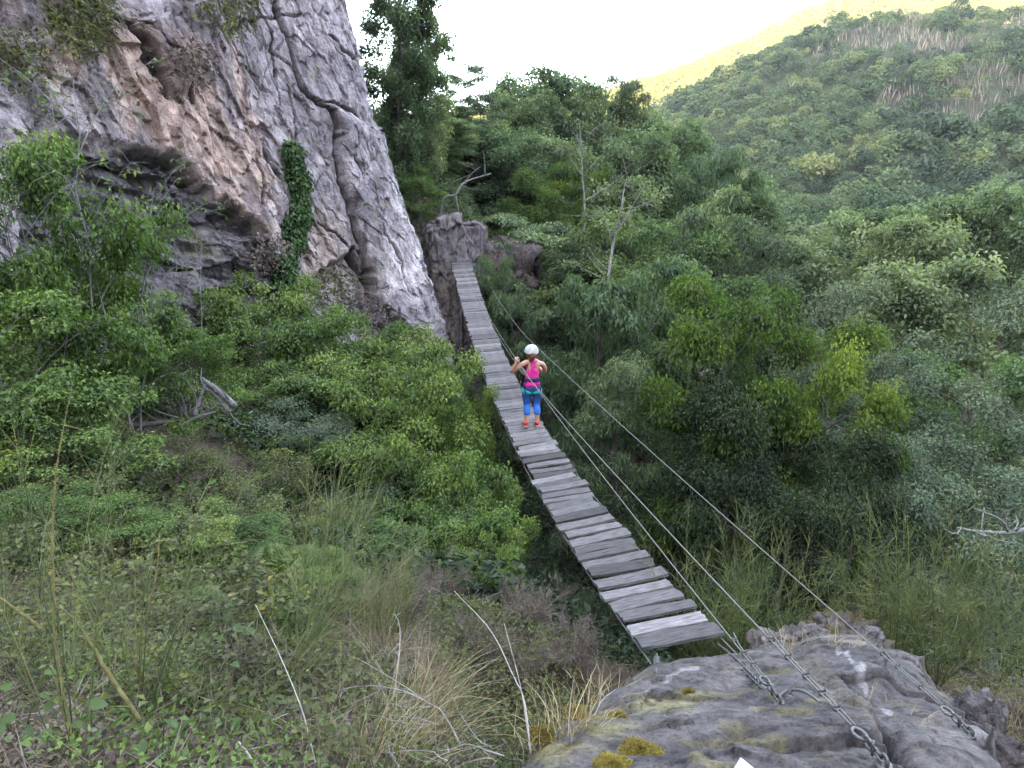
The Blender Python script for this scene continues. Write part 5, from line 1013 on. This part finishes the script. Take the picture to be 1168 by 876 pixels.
# a belt of leafless grey brown trees near the ridge
bare = (fbm(np.c_[P3[:, :2] / 22, P3[:, 2] * 0], 3, 93) - .45 * ((np.hypot((P3[:, 0] - 165) / 75, (P3[:, 1] - 225) / 55)) ** 2) > -.25)
mass('hill_forest', P3[fr][~bare[fr]], sc[fr][~bare[fr]], rz[fr][~bare[fr]], kk[fr][~bare[fr]], 560, L_far, toff[fr][~bare[fr]], 1.35)
bi = fr[bare[fr]]; Pb, Db, Lb = [], [], []
for k in bi:
    n = 15; a_ = rg.uniform(0, 6.28, n); Pb.append(P3[k] + np.c_[rg.normal(0, 1.3, n), rg.normal(0, 1.3, n), rg.uniform(0, 3, n)]); Db.append(np.c_[.28 * np.cos(a_), .28 * np.sin(a_), np.ones(n)]); Lb.append(rg.uniform(1.8, 4.2, n))
if len(bi):
    Pb = np.concatenate(Pb); L_bare = leaf_mat('bare_twigs', (.07, .058, .05), (.145, .118, .105), (.21, .18, .165), None, .1, 0, .9, .05)
    o = link('bare_forest', leaf_mesh('bare_forest', Pb, np.concatenate(Db), unit(rg.normal(0, 1, (len(Pb), 3)) * [1, 1, 0] + [0, -.5, 0.01]), np.concatenate(Lb), rg.uniform(.14, .34, len(Pb)), rg.random(len(Pb)), L_bare), kind='stuff')
    sub_ = bi[rg.random(len(bi)) < .7]; mass('ridge_scrub', P3[sub_], sc[sub_] * .75, rz[sub_], kk[sub_], 300, L_far, toff[sub_], 1.1)
# the sunlit forest far behind, warm sunlight tinted into its leaf colour
pf = np.c_[rg.uniform(-220, 720, 5200), rg.uniform(640, 1010, 5200)]; zf = ground(pf[:, 0], pf[:, 1]); n = len(pf)
mass('sunlit_forest', np.c_[pf, zf], rg.uniform(1.0, 1.9, n), rg.uniform(0, 6.28, n), rg.integers(0, 6, n), 80, leaf_mat('leaf_sun_tint', (.035, .05, .010), (.095, .112, .018), (.16, .165, .03), None, .2, .03, .7, .03), rg.normal(.05, .12, n), 2.4)

# ------------------------------------------------------------------ undergrowth
def scatter(n, x0, x1, y0, y1, seed, falloff=1.2):
    r = np.random.default_rng(seed); x = r.uniform(x0, x1, n * 6); y = r.uniform(y0, y1, n * 6); d2 = x * x + y * y + 4; pr = (1 / d2) ** (falloff / 2); pr /= pr.max() * .55
    k = np.where(r.random(n * 6) < pr)[0][:n]; x, y = x[k], y[k]; u, v = proj(np.stack([x, y, ground(x, y)], -1)); m = (u > -260) & (u < 1420) & (v < 1250); return x[m], y[m], r
LOGP = at(190, 478, 9.4)
def off_rock(x, y, marg=0.): 
    d, _ = seg_dist(x, y, outl + [outl[0]]); return ~(inside(x, y, outl) & (d > marg))
def hum(x, y, s=0): return np.clip(.5 + .9 * fbm(np.stack([x * .55, y * .55, x * 0 + s], -1), 3, 120 + s), .05, 1.2)
def cover(name, n, box, seed, mat, size, ar, hmax, jit=.7, lean=0., falloff=1.2, patch=None, tone=.45, upn=.8):
    x, y, r = scatter(n, *box, seed, falloff); m = off_rock(x, y)
    if patch is not None: m &= fbm(np.stack([x * patch[0], y * patch[0], x * 0 + seed], -1), 3, seed) + r.normal(0, .12, len(x)) > patch[1]
    m &= (hmax < .1) | (((x - LOGP[0]) / 1.2) ** 2 + ((y - LOGP[1]) / 1.3) ** 2 > 1)
    x, y = x[m], y[m]; n = len(x); g = ground(x, y); h = hmax * hum(x, y, seed % 7) * r.random(n) ** .55; P = np.stack([x, y, g + h + .01], -1); sz = size * r.uniform(.55, 1.3, n)
    D = unit(r.normal(0, 1, (n, 3)) * [1, 1, jit] + [0, 0, lean]); N_ = unit(r.normal(0, .55, (n, 3)) + [0, -.15, upn]); T = np.clip(tone + .16 * (r.random(n) - .5) + .25 * fbm(P * .9, 2, seed + 3) + r.normal(0, .12, n), 0, 1)
    return link(name, leaf_mesh(name, P, D, N_, sz, sz * ar, T, mat), kind='stuff')
cover('leaf_litter', 130000, (-12, 9, .8, 15), 1, L_litter, .045, .5, .05, .25, 0, 1.3)
cover('bramble_undergrowth', 150000, (-12, 2.5, 2.2, 16), 2, L_bramble, .044, .7, .55, .6, 0, .95, (.8, .0), .40)
cover('mixed_weeds', 30000, (-5, 1.5, 1.2, 6.5), 10, L_bramble, .026, .65, .22, .6, 0, 1.0, (1.3, .0), .38)
cover('dry_twigs', 14000, (-10, 2, .8, 10), 7, L_litter, .22, .022, .40, .5, .25, 1.3, None, .55, .2)
cover('slope_twigs', 12000, (2.5, 12, 2.5, 11), 8, L_litter, .28, .022, .4, .5, .3, 1.0, None, .5, .2)
cover('ground_weeds', 60000, (-9, 2, 2.0, 12), 3, L_bush, .036, .6, .35, .6, 0, 1.0, (.9, .12), .36)
cover('slope_scrub', 60000, (2.2, 16, 2.5, 14), 4, L_bramble, .06, .6, .4, .7, .2, 1.0, (.5, -.25))
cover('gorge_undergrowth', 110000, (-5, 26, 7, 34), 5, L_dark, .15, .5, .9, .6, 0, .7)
cover('bank_undergrowth', 60000, (-13, 0, 8, 27), 6, L_bush, .10, .6, .55, .6, 0, .6, (.4, -.2), .35)
def blades(P, D, Ln, Wd, bend, r, seg=4):
    """curved grass blades as narrow strips."""
    n = len(P); t = np.linspace(0, 1, seg + 1); D = unit(D); side = unit(np.cross(D, r.normal(0, 1, (n, 3)))); h = D.copy(); h[:, 2] = 0; h = unit(h + r.normal(0, .3, (n, 3)) * [1, 1, 0]); V = []
    for k, q_ in enumerate(t):
        c = P + D * (Ln * q_)[:, None] + h * (bend * Ln * q_ ** 2)[:, None] - np.array([0, 0, 1.]) * (bend * Ln * q_ ** 2 * .55)[:, None]; wv_ = (Wd * (1 - q_ * .85))[:, None] * side / 2; V += [c - wv_, c + wv_]
    V = np.stack(V, 1).reshape(-1, 3); b = np.arange(n)[:, None] * (2 * seg + 2); F = np.stack([b + 2 * k + o_ for k in range(seg) for o_ in (0, 1, 3, 2)], 1).reshape(-1, 4); return V, F
def grass(name, n, box, seed, mat, ln, wd, patch, tone, falloff=1.3):
    x, y, r = scatter(n, *box, seed, falloff); m = off_rock(x, y) & (fbm(np.stack([x * patch[0], y * patch[0], x * 0 + seed], -1), 3, seed) + r.normal(0, .1, len(x)) > patch[1]); x, y = x[m], y[m]; n = len(x)
    P = np.stack([x, y, ground(x, y) - .02], -1); D = r.normal(0, .35, (n, 3)) + [0, 0, 1]; V, F = blades(P, D, ln * r.uniform(.4, 1.3, n), wd * r.uniform(.6, 1.3, n), r.uniform(.1, .7, n), r); T = np.clip(tone + r.normal(0, .2, n), 0, 1)
    link(name, make_mesh(name, V, F, mat, {'tone': np.repeat(T, 10)}, smooth=False), kind='stuff')
grass('grass', 12000, (-9, 1.5, 1.0, 11), 11, L_grass, .38, .005, (.6, -.1), .45)
grass('dry_grass', 3000, (-7, 1.5, 1.0, 9), 13, L_tan, .36, .003, (.5, .1), .25)
cover('slope_undergrowth', 60000, (-10, 5, 24, 50), 9, L_tall, .17, .6, .8, .6, 0, .5, None, .38)
grass('slope_dry_grass', 12000, (2.8, 9, 2.0, 8), 14, L_tan, .3, .005, (.6, -.2), .3, 1.0)
grass('slope_grass', 12000, (2.5, 12, 2.5, 10), 12, L_grass, .42, .006, (.6, -.2), .6, 1.0)
# ---- single plants
def tuft(label, p, n, ln, wd, spread, mat, seed, bend=.5, lean=(0, 0), name='grass_tuft', rad=.12):
    r = np.random.default_rng(seed); P = np.c_[r.normal(0, rad, (n, 2)), np.full(n, -.03)]; D = np.c_[P[:, :2] * spread / rad * .5 + r.normal(0, spread * .5, (n, 2)) + np.array(lean), np.ones(n)]
    V, F = blades(P, D, ln * r.uniform(.35, 1.1, n), np.full(n, wd), bend * r.uniform(.3, 1.4, n), r, 5); me_ = make_mesh(name, V, F, mat, {'tone': np.repeat(np.clip(r.normal(.5, .2, n), 0, 1), 12)}, smooth=False)
    return link(name, me_, None, p, label=label, category='grass')
for px, py, n_, ln, lab, sd_, ln2 in ((455, 850, 300, .62, 'tan dry grass tuft at the bottom, left of the mossy boulder', 1, (.12, 0)), (500, 830, 120, .55, 'tan dry grass tuft leaning right beside the heath', 2, (.35, 0)), (405, 870, 140, .5, 'straw grass tuft at the bottom edge, left of the biggest one', 3, (0, 0)), (478, 795, 160, .6, 'pale dry grass tuft behind the white twigs', 4, (.2, .1)), (430, 740, 160, .6, 'thin seedy grass tuft in front of the green broom', 5, (0, 0)),
                                      (640, 845, 90, .28, 'short straw tuft on the mossy foot of the boulder', 6, (.1, 0)), (905, 745, 90, .25, 'dry tuft in the joint of the boulder behind the cables', 7, (0, 0)), (1010, 820, 60, .15, 'small dead tuft in the crack of the boulder', 8, (0, 0)), (835, 712, 200, .5, 'dry grass tuft between last plank and boulder', 9, (0, 0)), (690, 795, 110, .22, 'straw tuft on the upper left rim of the boulder', 10, (.1, 0)), (655, 835, 120, .22, 'straw tuft beside the golden moss on the boulder flank', 11, (0, 0)), (1140, 780, 220, .4, 'dry grass tuft right of the boulder, below the broom', 12, (.1, 0)), (1155, 845, 200, .35, 'dry grass tuft at the right edge beside the dark stone', 13, (0, 0)), (960, 735, 90, .2, 'dry tuft at the back rim of the boulder by the squat rock', 14, (0, 0))):
    p = rock_at(px, py) if px in (640, 905, 1010, 690, 655, 960) else ground_at(px, py); tuft(lab, p, n_, ln, .0045, .35, L_tan, sd_, .5, ln2)
def twig_plant(name, label, cat, p, n, ln, spread, rad0, mat, seed, twigs=14, tl=.22, tw=.003, lean=(0, 0), bend=.15, branch=None, leafy=0):
    """stems fanning from one root with many fine side twigs; stems are tubes, twigs thin blades."""
    r = np.random.default_rng(seed); root = thing(name, label, cat, tuple(p)); m = MB(); P, D, L_ = [], [], []
    for k in range(n):
        a_ = r.uniform(0, 6.28); s_ = spread * r.random() ** .6; d = unit(np.array([math.cos(a_) * s_ + lean[0], math.sin(a_) * s_ + lean[1], 1.])); l_ = ln * r.uniform(.5, 1.1); b0 = np.array([math.cos(a_), math.sin(a_), 0]) * .06 * r.random()
        path = curve(b0 - [0, 0, .05], b0 + d * l_, np.array([0, 0, bend * l_ * s_]) + r.normal(0, .03 * l_, 3), 7); m.tube(path, rad0 * r.uniform(.6, 1.1) * np.linspace(1, .25, 7), 5, a=r.uniform(.2, .8), cap=False)
        for q_ in range(twigs):
            t = r.uniform(.2, 1.); b = np.array([np.interp(t, np.linspace(0, 1, 7), path[:, c_]) for c_ in range(3)]); P.append(b); D.append(unit(d + r.normal(0, .45, 3))); L_.append(tl * r.uniform(.5, 1.3) * (1.2 - .5 * t))
    link('stems', m.mesh('stems', mat), root); P = np.array(P); D = np.array(D); L_ = np.array(L_); V, F = blades(P, D, L_, np.full(len(P), tw), r.uniform(-.1, .35, len(P)), r, 3)
    link('twigs', make_mesh('twigs', V, F, mat, {'tone': np.repeat(np.clip(r.normal(.5, .2, len(P)), 0, 1), 8)}, smooth=False), root)
    if leafy:
        k = r.integers(0, len(P), leafy); q_ = P[k] + D[k] * (L_[k] * r.random(leafy))[:, None]; link('leaves', leaf_mesh('leaves', q_, unit(D[k] + r.normal(0, .6, (leafy, 3))), r.normal(0, 1, (leafy, 3)) + [0, 0, 1], r.uniform(.012, .028, leafy), r.uniform(.005, .011, leafy), r.random(leafy), mat), root)
    return root
tp = twig_plant
for q_ in (('green broom shrub fanning up behind the last planks', 800, 700, 6.9, 26, 1.15, .45, 1), ('green broom shrub right of the one behind the last planks', 850, 690, 7.2, 26, 1.2, .5, 2), ('yellow green broom shrub behind the squat mossy rock', 890, 672, 7.6, 16, .8, .5, 3),
           ('tall broom thicket right of the boulder', 1030, 700, 6.8, 28, 1.25, .6, 4), ('wide broom thicket at the right, arching over the slope', 1085, 690, 6.5, 22, 1.1, .75, 5), ('broom shrub at the right edge above the dry slope', 1150, 700, 6.4, 14, .8, .7, 6), ('sparse broom shrub left of the tall thicket', 985, 680, 7.6, 18, 1.1, .6, 7)):
    p = at(*q_[1:4]); tp('broom_shrub', q_[0], 'shrub', (p[0], p[1], gz(p[0], p[1])), q_[4], q_[5] + max(0, p[2] - gz(p[0], p[1])), q_[6], .007, L_broom, q_[7], 46, .34, .006, leafy=900)
def gplant(px, py): return ground_at(px, py)
tp('broom_shrub', 'tall yellow stemmed broom at the left edge', 'shrub', gplant(88, 868), 8, 1.5, .4, .004, L_broom, 21, 40, .35, .0022, (-.02, .25), leafy=200)
tp('broom_shrub', 'loose broom with long green stalks in the lower left', 'shrub', gplant(160, 830), 9, 1.2, .6, .004, L_broom, 22, 36, .34, .0022, (.15, .25), leafy=200)
tp('broom_shrub', 'broom with long bare rods fanning up before the dark hollow', 'shrub', gplant(345, 770), 12, 1.75, .42, .006, L_broom, 23, 26, .4, .003, (.05, .55), leafy=200)
tp('broom_shrub', 'fine green broom beside the heath in the lower middle', 'shrub', gplant(440, 735), 26, .95, .8, .004, L_broom, 24, 50, .26, .003, (0, .2), leafy=500)
tp('broom_shrub', 'arching broom stalks reaching right from the fern', 'shrub', gplant(305, 800), 8, 1.3, .5, .0045, L_broom, 25, 26, .33, .0026, (.7, .3), leafy=150)
tp('broom_shrub', 'thin stalks standing left of the tall yellow broom', 'shrub', gplant(20, 780), 8, 1.2, .45, .0035, L_broom, 26, 30, .3, .0022, (.1, .2), leafy=150)
tp('broom_shrub', 'spindly broom rising in front of the bright green bush', 'shrub', gplant(390, 640), 14, 1.4, .5, .008, L_broom, 27, 22, .4, .005, (.1, .2), leafy=200)
for q_ in (('brown purple heath bush left of the near planks', 600, 720, 1), ('brown heath bush in the lower middle', 540, 760, 2), ('greyish heath bush below the dull bush', 500, 690, 3), ('brown heath bush close to the boulder', 650, 770, 4), ('heath bush beside the left edge of the last planks', 690, 720, 5), ('low brown heath bush above the mossy boulder foot', 585, 800, 6), ('greenish heath bush left of the deck', 640, 690, 7), ('dry heath bush behind the pale grass', 455, 720, 8)):
    tp('heath_bush', q_[0], 'shrub', gplant(q_[1], q_[2]), 60, .62, 1.0, .0045, L_heath, 40 + q_[3], 34, .16, .0035, leafy=1800)
M_stem = surf_mat('yellow_stem', (.045, .045, .016), (.19, .165, .055), 16, .75, .4, stretch=(1, 1, 1))
M_white = surf_mat('bleached_stalk', (.20, .185, .17), (.50, .47, .44), 20, .8, .2)
def near_stick(name, label, pix, Ys, rad, mat, cat='stalk', tw=0, seed=0, re=.35): return stick(name, label, cat, [at(px, py, Y) for (px, py), Y in zip(pix, Ys)], rad, mat, tw, seed, 24, re)
ns = near_stick
ns('yellow_stem', 'thick yellow plant stem rising along the left edge', [(88, 876), (68, 770), (60, 650), (64, 540), (84, 430)], (2.2, 2.35, 2.5, 2.65, 2.8), .0095, M_stem, 'stem', 8, 1, .12)
ns('yellow_stem', 'thick yellow stem slanting down to the right in the lower left', [(160, 822), (125, 770), (95, 720), (68, 690)], (2.35, 2.45, 2.55, 2.6), .011, M_stem, 'stem', 3, 2)
ns('yellow_stem', 'yellow stem entering from the left edge', [(48, 718), (22, 698), (-20, 668)], (2.5, 2.5, 2.5), .009, M_stem, 'stem', 0, 3)
ns('yellow_stem', 'slim upright yellow stem right of the slanting one', [(160, 800), (158, 740), (168, 700), (178, 655), (182, 610)], (2.7, 2.75, 2.8, 2.85, 2.9), .007, M_stem, 'stem', 4, 4)
ns('yellow_stem', 'slim yellow stem beside the upright slim one', [(162, 780), (155, 720), (154, 650)], (2.75, 2.8, 2.9), .006, M_stem, 'stem', 2, 5)
ns('white_stalk', 'bleached stalk leaning left in the lower middle', [(361, 876), (345, 812), (320, 750), (291, 689)], (2.45, 2.5, 2.6, 2.7), .0034, M_white)
ns('white_stalk', 'long bleached stalk curving up beside the heath', [(606, 862), (598, 800), (585, 770), (560, 720), (518, 674)], (2.75, 2.85, 2.9, 3.0, 3.1), .0045, M_white, 'stalk', 0, 2, .25)
ns('white_stalk', 'thin bleached stalk right beside the long curving one', [(605, 860), (597, 800), (588, 760), (575, 711)], (2.8, 2.85, 2.9, 2.95), .004, M_white)
ns('white_stalk', 'short bleached stalk at the bottom edge', [(298, 882), (284, 862), (272, 846)], (2.3, 2.32, 2.35), .008, M_white)
ns('white_stalk', 'thin straw stalk standing on the boulder foot', [(648, 866), (649, 820), (654, 775)], (2.8, 2.85, 2.9), .0035, M_white)
ns('white_stalk', 'bent straw stalk on the mossy boulder flank', [(675, 825), (686, 800), (703, 786)], (3.2, 3.25, 3.3), .004, M_white)
def white_branch(label, paths, Y, rads):
    o = at(*paths[0][0], Y); root = thing('white_branch', label, 'branch', tuple(o))
    for pa, rd in zip(paths, rads):
        sp = smooth_path([at(px, py, Y + .12 * k) for k, (px, py) in enumerate(pa)], 22); rq = np.random.default_rng(len(pa) * 7 + int(pa[0][0])); sp[1:] += rq.normal(0, .0035, (len(sp) - 1, 3)).cumsum(0) * .6; m = MB(); m.tube(sp - o, rd * np.linspace(.8, .22, len(sp)) * rq.uniform(.8, 1.2, len(sp)), 6)
        for i_ in range(4, len(sp) - 1, 4): dd_ = unit(sp[i_ + 1] - sp[i_]) + rq.normal(0, .5, 3); m.tube(curve(sp[i_] - o, sp[i_] - o + dd_ * rq.uniform(.02, .07), rq.normal(0, .004, 3), 4), np.linspace(rd * .3, rd * .12, 4), 4); link('twig', m.mesh('twig', M_white), root)
white_branch('bleached branch with many side twigs among the dry grass', [[(525, 850), (505, 815), (482, 798), (445, 772), (405, 750)], [(482, 798), (455, 785), (410, 781), (355, 800)], [(440, 783), (405, 800), (358, 820)], [(490, 806), (460, 808), (435, 805)], [(500, 826), (470, 818), (436, 812)], [(490, 826), (450, 824), (412, 816)]], 2.55, [.005, .0045, .004, .0033, .0035, .0032])
white_branch('lower bleached branch lying on the dry grass at the bottom', [[(575, 862), (530, 850), (490, 872), (440, 845)], [(510, 868), (480, 858), (438, 862)], [(560, 852), (540, 840), (512, 790)], [(455, 876), (446, 858)]], 2.4, [.0045, .004, .0035, .0035])
ns('seed_grass', 'dry grass stalk with a drooping seed head before the heath', [(448, 800), (455, 750), (456, 715), (450, 700)], (2.9, 2.95, 3.0, 3.0), .003, M_white, 'grass', 9, 7)
# ferns and broad leaved sprouts
def fern(label, p, fr, ln, seed):
    r = np.random.default_rng(seed); root = thing('fern', label, 'fern', tuple(p)); m = MB(); P, D, N_, L_ = [], [], [], []
    for k in range(fr):
        a_ = k * 2 * math.pi / fr + r.uniform(-.4, .4); h = np.array([math.cos(a_), math.sin(a_), 0]); l_ = ln * r.uniform(.7, 1.1); t = np.linspace(0, 1, 12)[:, None]; path = h * l_ * .8 * t + np.array([0, 0, 1]) * l_ * (.95 * t - .6 * t * t); m.tube(path, np.linspace(.005, .0015, 12), 4, cap=False); sd2 = np.cross(h, [0, 0, 1.])
        for i_, q_ in enumerate(np.linspace(.18, 1, 20)):
            b = np.array([np.interp(q_, t[:, 0], path[:, c_]) for c_ in range(3)]); pl_ = l_ * .34 * math.sin(math.pi * min(1, .15 + q_ * .85)) ** .8 + .015
            for s_ in (-1, 1):
                for w_ in np.linspace(.1, 1, 7):
                    pd = unit(sd2 * s_ + h * .45); pb_ = b + pd * pl_ * w_ - [0, 0, .12 * pl_ * w_ ** 2]
                    for s2 in (-1, 1): P.append(pb_); D.append(unit(np.cross(pd, [0, 0, 1.]) * s2 + pd * .6 + r.normal(0, .12, 3))); N_.append(np.array([0, 0, 1]) + r.normal(0, .25, 3)); L_.append(pl_ * .30 * (1.15 - .8 * w_) + .008)
    L_ = np.array(L_); link('stalks', m.mesh('stalks', L_fern), root); link('fronds', leaf_mesh('fronds', np.array(P), np.array(D), np.array(N_), L_, L_ * .42, np.clip(r.normal(.5, .15, len(P)), 0, 1), L_fern), root)
for q_ in (('bright green fern in the lower left middle', 300, 690, 9, .75, 1), ('fern below the broom rods', 350, 672, 8, .6, 2), ('bluish green fern right of the bright fern', 380, 680, 8, .65, 3), ('small fern amid the brambles at left', 165, 600, 7, .5, 4), ('fern low on the left bank beside the yellow broom', 215, 720, 7, .4, 5), ('fern in front of the green broom', 330, 735, 7, .45, 6)): fern(q_[0], gplant(q_[1], q_[2]), *q_[3:])
def sprout(label, p, n, sz, seed):
    r = np.random.default_rng(seed); root = thing('leafy_sprout', label, 'plant', tuple(p)); m = MB(); P, D = [], []
    for k in range(n):
        a_ = k * 2.4; h = np.array([math.cos(a_), math.sin(a_), 0]); e = h * r.uniform(.05, .16) + [0, 0, r.uniform(.08, .26)]; m.tube(curve(np.array([0, 0, -.02]), e, np.array([0, 0, .03]), 5), .002, 4); P.append(e); D.append(unit(h + [0, 0, r.uniform(-.3, .2)] + r.normal(0, .3, 3)))
    link('stems', m.mesh('stems', L_fern), root); V, F = [], []
    for p_, d in zip(P, D):   # broad leaf with a serrated rim and a folded midrib
        nn_ = unit(np.array([0, 0, 1]) + r.normal(0, .35, 3)); s_ = unit(np.cross(d, nn_)); nn_ = np.cross(s_, d); l_ = sz * r.uniform(.7, 1.2); b0 = len(V); K = 9
        for i_ in range(K):
            q_ = i_ / (K - 1); w_ = l_ * .36 * math.sin(math.pi * q_ ** .75) * (1 + .12 * (i_ % 2)); c_ = p_ + d * l_ * q_ - nn_ * l_ * .25 * q_ * q_
            V += [c_ - s_ * w_ + nn_ * w_ * .3, c_, c_ + s_ * w_ + nn_ * w_ * .3]
        for i_ in range(K - 1):
            a2 = b0 + 3 * i_; F += [[a2, a2 + 1, a2 + 4, a2 + 3], [a2 + 1, a2 + 2, a2 + 5, a2 + 4]]
    link('leaves', make_mesh('leaves', np.array(V), np.array(F), L_fern, {'tone': np.full(len(V), r.uniform(.3, .5))}), root)
for q_ in (('broad leaved sprout at the bottom left', 80, 868, 6, .07, 1), ('dark broad leaved sprout at the bottom, left of the white stalks', 185, 872, 6, .085, 2), ('pale sprout beside the leaning white stalk', 285, 845, 6, .07, 3), ('small sprout right of the slanting yellow stem', 235, 790, 5, .06, 4), ('light green sprout among the brambles below the logs', 230, 640, 9, .08, 5), ('sprout at the foot of the ferns', 260, 745, 8, .08, 6), ('sprout in the lower left corner', 25, 850, 6, .06, 7), ('leafy sprout left of the slim yellow stem', 110, 700, 7, .06, 8), ('fresh green sprout on the stones behind the boulder', 905, 712, 12, .09, 9)): sprout(q_[0], gplant(q_[1], q_[2]), *q_[3:])
stick('fallen_stick', 'dry stick lying in the litter right of the boulder', 'stick', [ground_at(1148, 862) + [0, 0, .05], ground_at(1135, 830) + [0, 0, .08], ground_at(1122, 800) + [0, 0, .06]], .016, M_dead, 3, 8)
# ------------------------------------------------------------------ the valley air
hz, nt, N, L = new_mat('haze_air')
pv_ = N('ShaderNodeVolumePrincipled'); pv_.inputs['Color'].default_value = (.93, .95, 1, 1); pv_.inputs['Density'].default_value = .00015; pv_.inputs['Anisotropy'].default_value = .2
o_ = N('ShaderNodeOutputMaterial'); L(pv_.outputs[0], o_.inputs[1])
m = MB(); m.box((0, 300, 140), (3600, 2300, 380)); zlo = min(-20, float(GZ.min()) - 1); 
m.V[0][:, 2] = np.where(m.V[0][:, 2] < 0, zlo, 345.)
link('haze', m.mesh('haze', hz, False), kind='stuff')
